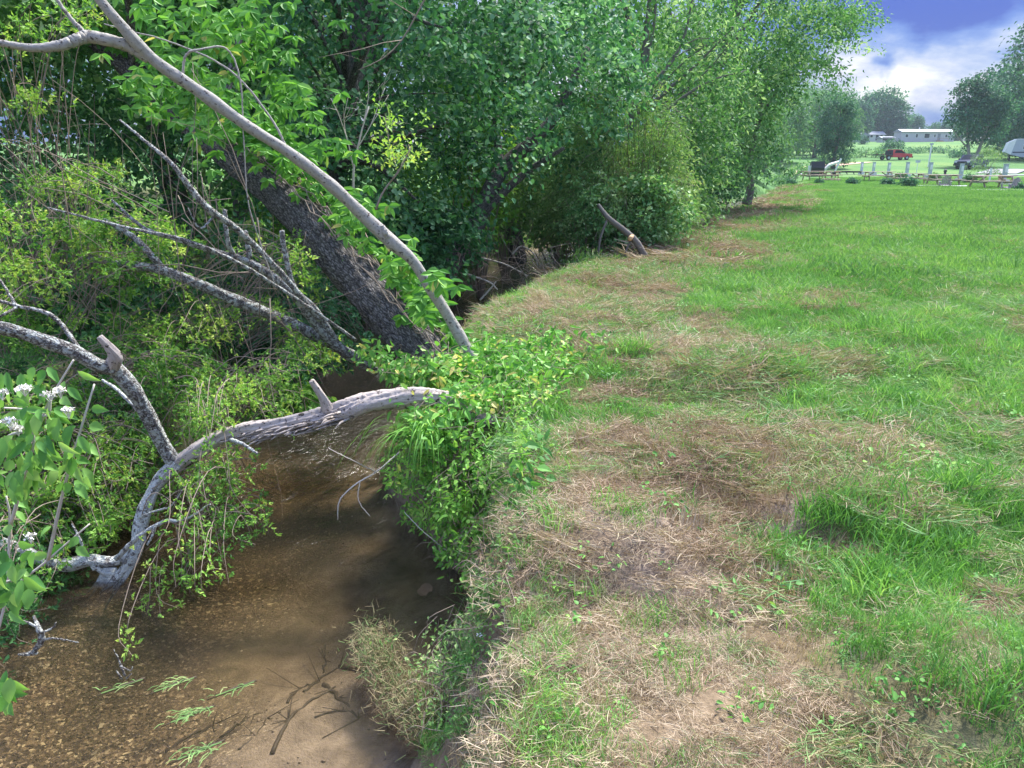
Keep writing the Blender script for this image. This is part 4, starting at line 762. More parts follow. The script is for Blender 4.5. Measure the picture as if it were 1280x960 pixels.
briar('briar_bush', 'yellow green sprays high on the left among dead limbs', gl(-4.2, 7.0), [(130, 310, 6.6, 50, 22), (215, 300, 6.6, 35, 18), (370, 345, 6.6, 25, 35), (90, 215, 6.6, 60, 30), (30, 60, 6.0, 40, 40), (310, 400, 6.8, 45, 18), (380, 425, 6.6, 30, 20)], 22, 13, .036, tlo=.4, thi=1)
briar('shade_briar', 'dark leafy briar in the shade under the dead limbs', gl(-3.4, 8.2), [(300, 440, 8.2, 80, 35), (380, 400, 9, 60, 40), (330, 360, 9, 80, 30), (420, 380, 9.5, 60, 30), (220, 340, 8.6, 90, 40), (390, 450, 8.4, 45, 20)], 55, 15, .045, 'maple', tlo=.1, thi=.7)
briar('ground_ivy_bush', 'mid green leafy growth covering the far left slope down to the creek', gl(-4.2, 5.2), [(30, 500, 5.5, 70, 50), (100, 560, 5.4, 70, 50), (200, 520, 5.9, 60, 50), (20, 670, 4.7, 50, 30), (180, 480, 6.4, 90, 50), (50, 735, 4.15, 22, 10)], 36, 16, .035, 'light', tlo=.05, thi=.6)

# --- dogwood with white flower heads at the left edge
def dogwood():
    b = np.array(gl(-2.9, 3.3)); b[0] = -3.9; b[2] = -.9; root = empty('dogwood_shrub', 'large leaved dogwood with cream flower heads reaching in from the left edge', 'shrub', b)
    sb = MB(); lb = MB(); P_, D_, N_ = [], [], []
    stems = [[(-60, 900, 3.3), (0, 780, 3.3), (12, 660, 3.3), (8, 620, 3.3)], [(-40, 860, 3.3), (0, 755, 3.3), (60, 700, 3.35), (112, 655, 3.4)], [(-50, 660, 3.2), (0, 555, 3.2), (45, 535, 3.2), (62, 500, 3.2), (92, 450, 3.2)], [(62, 500, 3.2), (58, 520, 3.2), (30, 512, 3.15), (5, 510, 3.1)], [(12, 660, 3.3), (35, 580, 3.2), (42, 545, 3.2), (25, 500, 3.2)], [(-40, 740, 2.9), (0, 730, 2.9), (30, 720, 2.9)], [(-40, 860, 2.8), (-10, 862, 2.8), (10, 860, 2.8)], [(60, 700, 3.35), (80, 610, 3.3), (100, 540, 3.3), (118, 480, 3.35)]]
    for s in stems:
        pts = tube(sb, [at(*q)-b for q in s], np.linspace(.009, .004, len(s)), 5, 6)
        for i in range(3, len(pts), 2):
            for sgn in (-1, 1):
                if rng.random() < .42: continue
                t = nrm(pts[i]-pts[i-1]); d = np.array([sgn*.8+t[0]*.3, -.2, -.45])+rng.normal(0, .3, 3); P_.append(pts[i]+d*.03); D_.append(d)
    for (u, v, Yd, n, ru, rv) in [(50, 470, 3.15, 6, 30, 12), (65, 535, 3.1, 13, 36, 32), (30, 560, 3.1, 12, 30, 30), (25, 600, 3.1, 6, 26, 20), (22, 715, 2.85, 14, 24, 28), (5, 855, 2.7, 5, 9, 20), (90, 590, 3.2, 5, 20, 20), (15, 480, 3.2, 4, 20, 20)]:
        for k in range(int(n*2.3)): P_.append(at(u+rng.uniform(-1, 1)*ru, v+rng.uniform(-1, 1)*rv, Yd+rng.normal(0, .07))-b); D_.append(np.array([rng.normal(0, .5), -.35+rng.normal(0, .3), -.75]))
    P_ = np.array(P_); k = len(P_); leaves(lb, P_, np.array(D_), np.array([0, -.75, .6])+rng.normal(0, .33, (k, 3)), rng.uniform(.055, .11, k), rng.uniform(.036, .062, k), np.clip(rng.normal(.5, .25, k), 0, 1), 'big')
    sb.build('stems', M['twig_pale'], root); lb.build('leaves', M['dogwood'], root, smooth=True)
    for u, v, Yd in [(22, 537, 3.05), (62, 500-5, 3.05), (85, 515, 3.06), (12, 528, 3.0), (30, 487, 3.05), (75, 490, 3.1), (38, 672, 3.05), (2, 492, 3.05)]:
        c = at(u, v, Yd)-b; fb = MB(); n = int(rng.integers(50, 110)); a_ = rng.uniform(0, 6.283, n); q = np.sqrt(rng.random(n))*rng.uniform(.02, .034); p = c+np.stack([np.cos(a_)*q, np.sin(a_)*q*.8, .012-q*q*9+rng.normal(0, .003, n)], 1)
        leaves(fb, p, rdir(n, .2), rdir(n, 2), .013, .011, rng.random(n), 'two')
        for j in range(0, n, 6): tube(fb, [c-[0, 0, .03], p[j]], [.001, .0008], 3)
        fb.build('flower_head', M['petal'], root)
dogwood()

# --- leafy growth over the near bank round the tree bases
def bank_vines(name, label, base, regions, ll, mat, lw=.6, shape='four', n_st=.06, cat='vine', tlo=.2, thi=1):
    b = np.array(base); root = empty(name, label, cat, b); lb = MB(); sb = MB(); PP, DD = [], []
    for (u, v, Yd, ru, rv, n) in regions:
        for k in range(n):
            p = at(u+rng.normal(0, .5)*ru, v+rng.normal(0, .5)*rv, Yd+rng.normal(0, .16)); gz = float(ground_z(p[0], p[1])[0]); 
            if p[2] < gz+.02: p[2] = gz+.04+.30*rng.random()**1.6
            PP.append(p-b); DD.append(np.array([rng.normal(0, .7), -.4+rng.normal(0, .5), -.3+rng.normal(0, .5)]))
            if rng.random() < n_st: q = PP[-1]; dd = nrm(rng.normal(0, 1, 3)+[-.3, -.3, -.3]); tube(sb, [q-dd*.11, q+rng.normal(0, .025, 3), q+dd*.09, q+dd*.15+[0, 0, -.05]], [.002, .0018, .0014, .0008], 3, 3)
    PP = np.array(PP); k = len(PP); leaves(lb, PP, np.array(DD), np.array([-.1, -.45, .9])+rng.normal(0, .5, (k, 3)), ll*rng.uniform(.4, 1.55, k)**1.2, ll*lw*rng.uniform(.5, 1.4, k), np.clip(rng.uniform(tlo, thi, k)+rng.normal(0, .1, k), 0, 1), shape)
    if sb.n: sb.build('stems', M['twig'], root)['kind'] = 'stuff'
    lb.build('leaves', M[mat], root, smooth=False); return root
bank_vines('honeysuckle', 'bright green honeysuckle heaped over the bases of the leaning trees', gl(-.2, 5.6), [(560, 465, 5.5, 50, 25, 1300), (620, 470, 5.7, 45, 28, 1000), (500, 460, 5.8, 28, 18, 260), (470, 440, 6.1, 25, 14, 120), (600, 440, 5.9, 35, 14, 260), (650, 500, 5.2, 50, 25, 900), (545, 530, 4.75, 35, 35, 600), (690, 470, 5.8, 55, 20, 700), (590, 500, 5.0, 45, 22, 700)], .055, 'creeper', .62)
bank_vines('honeysuckle', 'leafy vines hanging down the near bank below the log to the water', gl(-.4, 4.8), [(530, 580, 4.75, 32, 35, 520), (570, 620, 4.5, 40, 35, 520), (600, 560, 4.6, 40, 35, 460), (500, 600, 5, 22, 25, 200), (600, 680, 4.2, 35, 30, 420), (560, 690, 4.4, 20, 14, 110), (640, 620, 4.0, 30, 35, 260), (520, 640, 4.9, 18, 15, 160), (620, 590, 4.3, 35, 30, 420), (650, 560, 4.5, 35, 25, 320), (560, 650, 4.5, 30, 30, 320), (640, 660, 3.75, 22, 30, 260), (600, 720, 3.9, 22, 16, 160)], .036, 'bright', .6)
bank_vines('violet_clump', 'clump of broad heart shaped leaves at the edge of the bank above the water', gl(0, 3.4), [(655, 715, 3.35, 16, 28, 26), (640, 735, 3.35, 12, 18, 14), (665, 690, 3.4, 12, 14, 10), (680, 655, 3.6, 9, 10, 10)], .055, 'weed', .9, 'big', 0, 'plant')
bank_vines('sprawling_weed', 'trailing weedy growth at the waterline of the cut bank', gl(-.3, 3.9), [(580, 790, 3.45, 45, 22, 420), (620, 760, 3.5, 25, 22, 240), (555, 830, 3.2, 40, 28, 460), (600, 850, 3.0, 40, 30, 320), (480, 800, 3.5, 22, 10, 24), (570, 900, 2.8, 40, 35, 260), (530, 880, 3.0, 25, 30, 70), (620, 920, 2.6, 30, 30, 160)], .024, 'willow', .5, 'two', .05, 'plant', .4, 1)
# arching long grass blades on the bank below the log
def sedge(name, label, u, v, Yd, n, L, w, spread=1.0, mat='creeper', dirx=-.4):
    b = at(u, v, Yd); root = empty(name, label, 'plant', b); mb = MB()
    for k in range(n):
        a = rng.normal(0, 1)*spread; d = np.array([dirx+math.sin(a)*.8, -.3+rng.normal(0, .3), 0]); l = L*rng.uniform(.6, 1.2); pts, _ = catmull([(0, 0, 0), d*l*.3+[0, 0, l*.35], d*l*.7+[0, 0, l*.25], d*l+[0, 0, -l*rng.uniform(.1, .5)]], [1]*4, 3)
        pts = pts+rng.normal(0, .03, 3); s = nrm(np.cross(np.gradient(pts, axis=0), [0.2, .3, 1])); ww = w*np.sin(np.linspace(.5, math.pi, len(pts)))[:, None]; v_ = np.concatenate([pts-s*ww, pts+s*ww]); m_ = len(pts); i = np.arange(m_-1)
        mb.add(v_, np.stack([i, i+1, i+1+m_, i+m_], 1), rng.uniform(.3, 1))
    mb.build('blades', M[mat], root); return root
sedge('sedge_clump', 'arching long sedge blades on the near bank below the log', 535, 560, 4.6, 60, .42, .004)
sedge('sedge_clump', 'small sedge tuft at the lower bank above the dark water', 585, 640, 4.3, 30, .25, .003)
sedge('sedge_clump', 'tuft of long green blades in the lower right corner', 1215, 900, 1.95, 140, .20, .0034, 2.5, 'grass', 0)
sedge('sedge_clump', 'bright blades standing in front of the dry patch at right', 1080, 830, 2.2, 70, .15, .003, 2.5, 'grass', 0)
# bare twigs reaching over the water from the bank
limbs_thing('bare_twig', 'pale bare twig arching from the near bank down to the water below the log', 'twig', [('twig', 'twig_pale', [([(500, 565, 4.8), (470, 590, 4.7), (445, 605, 4.65), (425, 625, 4.6), (422, 650, 4.55)], [.006, .005, .005, .004, .002], 5), ([(450, 602, 4.65), (448, 625, 4.6), (462, 645, 4.55)], [.004, .003, .002], 4), ([(470, 590, 4.7), (440, 575, 4.6), (410, 560, 4.6)], [.004, .003, .002], 4), ([(560, 690, 4.4), (530, 665, 4.4), (505, 640, 4.5)], [.004, .003, .002], 4)])])
# --- cut branch below the willow, with sawn ends
br, bb = limbs_thing('cut_branch', 'sawn branch propped on the bank below the willow bush', 'branch', [('limb', 'bark_far', [([(808, 324, 12.9), (795, 302, 12.95), (780, 288, 13.0), (760, 272, 13.05), (748, 256, 13.2)], [.06, .056, .05, .045, .03], 9), ([(760, 272, 13.05), (750, 300, 12.95), (748, 330, 12.9)], [.022, .02, .014], 6), ([(790, 296, 12.95), (782, 320, 12.9), (800, 325, 12.8)], [.02, .016, .012], 6)])])
mb = MB(); tube(mb, [at(790, 295, 12.97)-bb, at(787, 299, 12.86)-bb], [.042, .036], 10); mb.build('sawn_end', M['cutwood'], br)
limbs_thing('cut_log', 'short pale log lying in the straw beyond the cut branch', 'log', [('trunk', 'bark_log', [([(845, 276, 19), (862, 275, 19.2), (878, 276, 19.4)], [.06, .06, .05], 8)])])
limbs_thing('old_branch', 'broken pale bough stuck in the leaves above the willow bush', 'branch', [('limb', 'bark_pale', [([(885, 152, 20), (872, 138, 20), (858, 130, 20), (845, 128, 20)], [.04, .035, .03, .02], 6), ([(872, 138, 20), (880, 160, 20), (900, 175, 20)], [.03, .025, .02], 6), ([(896, 128, 20), (878, 142, 20), (865, 150, 20)], [.02, .02, .014], 5)])])
# debris sticks over the far water
for lab, pth in [('longest debris stick lying across the far water', [(575, 340, 12.5), (610, 352, 12.3), (622, 362, 12.2)]), ('pale stub standing in the far water', [(600, 375, 12), (612, 362, 12), (620, 352, 12)]), ('thin debris stick under the far bank', [(600, 322, 14), (630, 330, 13.8), (660, 345, 13.4)]), ('bent debris stick near the far bank', [(640, 318, 14.5), (652, 308, 14.5), (668, 318, 14.3), (672, 332, 14)])]:
    limbs_thing('debris_stick', lab, 'stick', [('stick', 'twig_pale', [(pth, [.016, .013, .009, .006][:len(pth)], 6)])], group='debris sticks in the far water')
mb = MB()
for k in range(130):
    u, v = rng.uniform(560, 690), rng.uniform(308, 362); p = at(u, v, 13.5+rng.normal(0, .6)); p[2] = max(p[2], WATER+.03); grow(mb, p, rdir(1, .1)[0], rng.uniform(.3, .9), .007, 0, 4, .3)
tag(mb.build('driftwood_tangle', M['twig']), 'fine driftwood caught at the far bend of the creek', kind='stuff')

# --- things in and on the water at lower left
def onbed(u, v, dz=.03): 
    p = WZ(u, v, WATER-.22); p[2] = float(ground_z(p[0], p[1])[0])+dz; p[2] = min(p[2], WATER-.04); return p
SB = [('long sunken branch reaching up from the bottom edge', [(342, 960), (362, 915), (392, 885), (420, 868)], .018), ('sunken branch curving beside the debris tip', [(395, 915), (430, 905), (470, 920)], .009), ('short thick sunken branch pointing at the debris tip', [(405, 858), (425, 885), (450, 915)], .022), ('dark sunken stick in the middle of the fork', [(380, 868), (400, 845), (425, 830)], .016),
      ('sunken branch lying furthest left', [(205, 930), (235, 912), (265, 898)], .016), ('sunken branch beside the lower water weed', [(275, 920), (300, 905), (318, 895)], .012), ('upright looking sunken twig near the silt', [(404, 835), (406, 815), (405, 795)], .010), ('sunken stick under the debris tip', [(425, 830), (445, 845), (458, 860)], .024), ('dark stick at the left of the sunken heap', [(360, 885), (375, 860), (400, 850)], .012), ('sunken twig near the bottom edge', [(300, 950), (320, 930), (335, 905)], .01)]
for lab, pth, r in SB:
    r *= .72; P3 = [onbed(u, v, r*.1) for u, v in pth]; b = P3[0]; mb = MB(); tube(mb, [p-b for p in P3], np.linspace(r, r*.4, len(P3)), 7, 5, rough=.1, wob=.004)
    for k in range(4): i = rng.integers(1, len(P3)); tube(mb, [P3[i]-b, P3[i]-b+np.array([rng.normal(0, .08), rng.normal(0, .1), .02])], [r*.35, .002], 4)
    o = mb.build('sunken_branch', M['wet']); o.location = b; tag(o, lab, 'branch', 'dark branches sunken in the creek')
for lab, u, v, n in [('water weed trailing nearest the middle of the creek', 240, 890, 44), ('water weed trailing farthest up the creek', 218, 853, 26), ('water weed trailing lowest, near the bottom edge', 250, 935, 34), ('small floating weed tuft right of the others', 294, 858, 12), ('tiny green weed under the twig ball', 153, 855, 8)]:
    b = WZ(u, v, WATER+.002); mb = MB(); mb.add([[-.08, -.06, -.006], [.08, .05, -.006], [.085, .042, -.006], [-.075, -.068, -.006]], np.array([[0, 1, 2, 3]]), .2)
    for k in range(n):
        s = np.array([rng.normal(0, .035), rng.normal(0, .02), -.004]); s = s+np.array([.75, .5, 0])*rng.normal(0, .045); d = nrm(np.array([-.75, -.5, 0])+rng.normal(0, .45, 3)*[1, 1, 0]); l = rng.uniform(.02, .07); pts = np.array([s, s+d*l*.5+[0, 0, .006], s+d*l-[0, 0, .004]]); sd_ = np.array([-d[1], d[0], 0])*.0022; i = np.arange(2)
        mb.add(np.concatenate([pts-sd_, pts+sd_]), np.stack([i, i+1, i+4, i+3], 1), rng.uniform(.2, 1))
    o = mb.build('water_weed', M['willow']); o.location = b; tag(o, lab, 'plant', 'green water weeds in the creek')
    mb2 = MB(); tube(mb2, [(.09, .06, -.01), (0, 0, -.012), (-.12, -.08, -.02)], [.006, .01, .003], 5, 4, rough=.2); mb2.build('root_mat', M['wet'], o)
for lab, paths in [('forked driftwood twig with lichen at the left waterline', [([(40, 818, 3.5), (52, 800, 3.5), (48, 785, 3.5), (42, 770, 3.55)], [.012, .018, .014, .006], 7), ([(52, 800, 3.5), (70, 798, 3.45), (98, 803, 3.4)], [.006, .005, .003], 5), ([(48, 785, 3.5), (35, 778, 3.5), (25, 775, 3.5)], [.008, .006, .003], 5), ([(45, 815, 3.5), (30, 818, 3.48), (22, 818, 3.45)], [.014, .009, .004], 6), ([(53, 790, 3.5), (66, 785, 3.5), (70, 778, 3.5)], [.006, .005, .003], 5)]),
                   ('small pale twig ball floating in the shallow water', [([(156, 845, 3.3), (150, 828, 3.3), (142, 812, 3.3)], [.006, .004, .002], 4), ([(150, 832, 3.3), (162, 838, 3.28), (166, 834, 3.26)], [.004, .003, .002], 4), ([(152, 848, 3.3), (145, 838, 3.3)], [.006, .003], 4), ([(158, 848, 3.28), (165, 842, 3.28)], [.005, .003], 4)])]:
    limbs_thing('driftwood_twig', lab, 'twig', [('twig', 'bark_lichen', paths)])
# clippings mat jutting into the water
mb = MB()
for k in range(5200):
    t = rng.random(); u = 458+t*85+rng.normal(0, 13); v = 815+t*125+rng.normal(0, 16); p = WZ(u, v, WATER+.03); p[2] = WATER+.02+rng.random()*.10+t*.08+.05*math.sin(t*9); d = rdir(1, .25)[0]; l = rng.uniform(.02, .07)
    tube(mb, [p, p+d*l], [.0019, .001], 3, tint=rng.uniform(-.1, .85)) 
o = mb.build('clippings_heap', M['clip']); tag(o, 'heap of pale cut stems jutting from the bank into the water', kind='stuff')
# stones and litter on the bank
def stone(name, label, c, r, mat, cat='stone', group=None, seed=0):
    bm = bmesh.new(); bmesh.ops.create_icosphere(bm, subdivisions=3, radius=1)
    for v in bm.verts:
        k = 1+.28*(float(vnoise(np.array([v.co.x*1.7+seed]), np.array([v.co.y*1.7+v.co.z*2.1]), .8, 3)[0])); v.co = Vector((v.co.x*r[0]*k, v.co.y*r[1]*k, v.co.z*r[2]*k))
    me = bpy.data.meshes.new(name); bm.to_mesh(me); bm.free(); me.materials.append(M[mat]); o = bpy.data.objects.new(name, me); C.objects.link(o); o.location = tuple(c); return tag(o, label, cat, group)
stone('bank_stone', 'pale grey stone lying in the straw near the edge of the bank', WZ(738, 714, .03), (.028, .022, .018), 'stone')
stone('bank_stone', 'brown rock showing under the vines at the butt of the fallen log', WZ(606, 524, .0)+[0, .05, -.03], (.075, .06, .05), 'bark_dark', seed=3)
stone('sunken_stone', 'large sunken stone under the dark water near the cut bank', (WZ(550, 738, -1.2)), (.14, .1, .05), 'ringstone', seed=5)
stone('sunken_stone', 'smaller sunken stone nearer the bank in the dark water', (WZ(585, 752, -1.18)), (.09, .07, .04), 'ringstone', seed=8)
for lab, u, v, s in [('white scrap of litter caught in the waterline weeds', 600, 856, .018), ('pale leaf scrap lying in the meadow at right', 1246, 779, .016), ('white petal cluster drooping over the water near the weeds', 545, 764, .02)]:
    p = WZ(u, v, .03 if v < 800 and u > 700 else -.62); mb = MB(); k = 5; a = np.arange(k)*1.25
    leaves(mb, np.zeros((k, 3)), np.stack([np.cos(a), np.sin(a), np.full(k, .25)], 1), rdir(k, 2), s, s*.7, .5, 'four'); 
    z = float(ground_z(p[0], p[1])[0])+.05; o = mb.build('litter_scrap', M['litter']); o.location = (p[0], p[1], max(z, WATER+.02)); tag(o, lab, 'scrap')

# ------------------------------------------------------------------ the far side of the field
def box(mb, x0, x1, y0, y1, z0, z1, mi=0):
    v = [[x0, y0, z0], [x1, y0, z0], [x1, y1, z0], [x0, y1, z0], [x0, y0, z1], [x1, y0, z1], [x1, y1, z1], [x0, y1, z1]]
    return mb.add(v, np.array([[0, 3, 2, 1], [4, 5, 6, 7], [0, 1, 5, 4], [1, 2, 6, 5], [2, 3, 7, 6], [3, 0, 4, 7]]), .5, mi=mi)
def prism(mb, prof, x0, x1, mi=0):
    """a side outline in (y, z) given its width along x"""
    n = len(prof); v = [[x0, a, b] for a, b in prof]+[[x1, a, b] for a, b in prof]; i = np.arange(n); j = (i+1) % n
    mb.add(v, np.stack([i, i+n, j+n, j], 1), .5, mi=mi)
    c0 = len(v); mb.add([v[q] for q in range(n)]+[[x0, sum(p[0] for p in prof)/n, sum(p[1] for p in prof)/n]], np.stack([i, j, np.full(n, n)], 1), .5, mi=mi)
    mb.add([v[n+q] for q in range(n)]+[[x1, sum(p[0] for p in prof)/n, sum(p[1] for p in prof)/n]], np.stack([j, i, np.full(n, n)], 1), .5, mi=mi)
def part(name, mat, parent, fn):
    mb = MB(); fn(mb); return mb.build(name, M[mat], parent, smooth=False)
def fx(u, Yd): return (u-640)/FPX/1.038*Yd
def gpt(u, Yd): x = fx(u, Yd); return (x, Yd, float(ground_z(x, Yd)[0]))
def ribbon(name, pts, w, mat, dz=.03):
    mb = MB(); c, ww = catmull(pts, w, 10); T = nrm(np.gradient(c, axis=0)); s = np.stack([T[:, 1], -T[:, 0]], 1); n = len(c); cols = np.linspace(-1, 1, 7); v = []
    for q in cols: p = c[:, :2]+s*(ww*q)[:, None]; v.append(np.stack([p[:, 0], p[:, 1], height(p[:, 0], p[:, 1])+dz], 1))
    i = np.arange(n-1); f = np.concatenate([np.stack([i+k*n, i+1+k*n, i+1+(k+1)*n, i+(k+1)*n], 1) for k in range(6)]); mb.add(np.concatenate(v), f[:, ::-1]); o = mb.build(name, M[mat]); return tag(o, kind='structure')
ribbon('gravel_road', [(34, 98), (44, 92), (56, 89), (75, 88), (110, 90)], [1.2, 1.6, 2.0, 2.2, 2.4], 'road', .06)
ribbon('bare_soil_strip', [(fx(988, 106), 106), (fx(1010, 114), 114), (fx(1045, 124), 124), (fx(1085, 132), 132)], [1.0, 1.6, 1.6, .8], 'barestrip', .08)
ribbon('gravel_pad', [(fx(1245, 97), 97), (fx(1262, 110), 110)], [2.2, 2.2], 'road', .05)
# campsite power pedestals on their concrete collars, receding in a row
def pedestal(u, Yd, lab):
    root = empty('power_pedestal', lab, 'post', gpt(u, Yd), group='power pedestals of the campsites')
    def post(mb): box(mb, -.13, .13, -.1, .1, .3, 1.4); box(mb, -.15, .15, -.125, .12, 1.4, 1.45)
    part('post', 'metal_grey', root, post)
    def col(mb): prism(mb, [(-.3, -.1), (.3, -.1), (.24, .34), (-.24, .34)], -.28, .28)
    part('concrete_collar', 'concrete', root, col)
    part('meter_box', 'white', root, lambda mb: box(mb, -.09, .09, -.15, -.103, .85, 1.25)); return root
for u, Yd, lab in [(1257, 57, 'grey power pedestal behind the end of the largest picnic table, nearest of the row'), (1202, 63, 'grey power pedestal in front of the dark blue pickup'), (1163, 68, 'grey power pedestal right of the low green bush, beside the short picnic table'), (1134, 75, 'grey power pedestal just right of the red pickup'), (1111, 82, 'grey power pedestal standing before the red pickup'), (1092, 90, 'grey power pedestal left of the red pickup by its black flatbed'), (1077, 97, 'leftmost and smallest grey power pedestal of the row')]: pedestal(u, Yd, lab)
root = empty('utility_post', 'thin white post standing behind the pedestals in the grass', 'post', gpt(1160, 118)); part('post', 'white', root, lambda mb: tube(mb, [(0, 0, -.2), (0, 0, 3.1)], [.12, .11], 8)); part('cap', 'metal_grey', root, lambda mb: box(mb, -.2, .2, -.15, .15, 3.1, 3.35))
root = empty('sign_post', 'slim post with a tiny bluish sign left of the white post', 'sign', gpt(1146, 100)); part('post', 'white', root, lambda mb: tube(mb, [(0, 0, -.1), (0, 0, 1.5)], [.04, .04], 6)); part('sign_board', 'metal_grey', root, lambda mb: box(mb, -.3, .3, -.04, -.01, 1.3, 1.6))
root = empty('marker_stake', 'white stake between the two right picnic places', 'stake', gpt(1239, 62)); part('stake', 'white', root, lambda mb: box(mb, -.05, .05, -.05, .05, -.05, 1.1))
root = empty('hydrant', 'small dark hydrant standing in the grass left of the blue pickup', 'hydrant', gpt(1182, 92)); part('body', 'black', root, lambda mb: tube(mb, [(0, 0, -.1), (0, 0, .5), (0, 0, .62), (0, 0, .7)], [.13, .13, .16, .05], 8)); part('nozzle', 'black', root, lambda mb: tube(mb, [(-.2, 0, .45), (.2, 0, .45)], [.06, .06], 6))
# picnic tables
def picnic(u, Yd, L, rz, lab, mat='timber'):
    root = empty('picnic_table', lab, 'picnic table', gpt(u, Yd), rz, 'picnic tables at the campsites'); h = L/2
    for k in range(4): part('tabletop_board', mat, root, lambda mb: box(mb, -h, h, -.37+k*.19, -.20+k*.19, .72, .76))
    for s in (-1, 1):
        for q in (0, 1): part('bench_board', mat, root, lambda mb: box(mb, -h, h, s*.72-.15+q*.16, s*.72-.01+q*.16, .43, .47))
    for e in (-1, 1):
        part('bench_support', mat, root, lambda mb: box(mb, e*(h-.35)-.03, e*(h-.35)+.03, -.85, .85, .35, .428))
        part('top_support', mat, root, lambda mb: box(mb, e*(h-.35)-.03, e*(h-.35)+.03, -.38, .38, .64, .718))
        for s in (-1, 1): part('leg', mat, root, lambda mb: mb.add([[e*(h-.35)+.035+dx, s*a, z] for dx in (0, .05) for a, z in ((.30, .72), (.40, .72), (.75, 0), (.62, 0))], np.array([[0, 1, 2, 3], [7, 6, 5, 4], [0, 4, 5, 1], [1, 5, 6, 2], [2, 6, 7, 3], [3, 7, 4, 0]])))
        part('brace', mat, root, lambda mb: tube(mb, [(e*(h-.35), 0, .36), (e*(h-.9), 0, .70)], [.04, .04], 4))
    return root
for a in [(1242, 47, 2.6, R(8), 'largest timber picnic table at the right edge of the field'), (1180, 53, 2.2, R(4), 'timber picnic table beside the mauve chair'), (1137, 57, 2.3, R(-3), 'long low picnic table behind the biggest round bush'), (1098, 62, 2.4, R(-6), 'picnic table left of the round bush at the field edge'), (1022, 66, 2.6, R(5), 'leftmost picnic table in front of the little excavator'), (1036, 69, 2.0, R(-10), 'picnic table half behind the leftmost one', 'timber_red')]: picnic(*a)
def chair(u, Yd, rz, lab, mat='chairp'):
    root = empty('adirondack_chair', lab, 'chair', gpt(u, Yd), rz, 'slatted garden chairs by the picnic tables'); root.scale = (.8, .8, .72)
    for k in range(5): x = -.30+k*.125; part('back_slat', mat, root, lambda mb: prism(mb, [(.22, .28), (.26, .28), (.50, .95+.05*(2-abs(k-2))), (.46, .95+.05*(2-abs(k-2)))], x, x+.09))
    for k in range(4): part('seat_slat', mat, root, lambda mb: box(mb, -.32, .32, -.35+k*.14, -.23+k*.14, .30+.0-.02*k, .325-.02*k))
    for s in (-1, 1):
        part('armrest', mat, root, lambda mb: box(mb, s*.38-.07, s*.38+.07, -.42, .38, .52, .55)); part('leg', mat, root, lambda mb: box(mb, s*.37-.03, s*.37+.03, -.36, -.26, 0, .518)); part('leg', mat, root, lambda mb: box(mb, s*.37-.03, s*.37+.03, .2, .3, 0, .518))
for a in [(1184, 49.5, R(160), 'mauve slatted chair in front of the middle picnic table'), (1266, 43, R(200), 'larger looking mauve slatted chair at the right edge'), (1258, 56, R(20), 'orange brown chair standing behind the largest picnic table', 'timber_red')]: chair(*a)
for lab, u0, u1, Yd in [('pale timber edging along the grass under the right chair', 1212, 1300, 42), ('pale timber edging behind the biggest round bush', 1150, 1212, 51)]:
    a, b = gpt(u0, Yd), gpt(u1, Yd-1); o = MB(); tube(o, [(0, 0, .06), tuple(np.array(b)-a+[0, 0, .06])], [.07, .07], 4); q = o.build('timber_edging', M['concrete'], smooth=False); q.location = a; tag(q, lab, 'edging')
root = empty('fire_ring', 'low ring of reddish blocks at the left end of the campsites', 'fire ring', gpt(1040, 63))
bmesh_block = MB(); box(bmesh_block, -.16, .16, -.1, .1, 0, .2); blk = bmesh_block.build('block', M['ringstone'], root, smooth=False)
for k in range(10):
    o = blk if k == 0 else blk.copy()
    if k: C.objects.link(o)
    o.parent = root; a = k*math.pi/5; o.location = (math.cos(a)*.6, math.sin(a)*.6, 0); o.rotation_euler = (0, 0, a+math.pi/2)
# round bushes along the field edge
for u, Yd, r, lab in [(975, 60, .38, 'smallest round bush at the far left of the field edge'), (983, 61, .36, 'second tiny round bush from the left'), (991, 59, .6, 'low spreading bush, third from the left'), (1026, 56, .5, 'flat dark bush before the leftmost picnic table'), (1068, 54, .75, 'wide dark bush left of the pedestals'), (1111, 52, .78, 'rounded tall bush below the red pickup'), (1138.5, 48, 1.05, 'biggest and nearest round bush of the field edge'), (1279, 42, .55, 'dark bush cut by the right edge beside the chair')]:
    p = gpt(u, Yd); bush('round_bush', lab, (p[0], Yd, p[2]+r*.32), (r*.62, r*.55, r*.36), 60, .11, .08, 'farblue', 'two', stems=6, cat='bush', group='round bushes along the field edge', per=18, bs=.5, shell=.1)
for u, Yd, r, lab in [(1233, 88, 2.0, 'pale willowy bush in front of the camper'), (1170, 66, .45, 'small green plant behind the pedestal row'), (1214, 60, .5, 'little upright plant between two pedestals'), (1128, 70, .4, 'tiny green plant by the red pickup pedestal')]:
    p = gpt(u, Yd); bush('leafy_bush', lab, (p[0], Yd, p[2]+r*.6), (r*1.1, r*.8, r*.75), 60, .18, .07, 'willow' if r > 1 else 'far', 'two', stems=10, cat='bush', per=20, bs=.4)
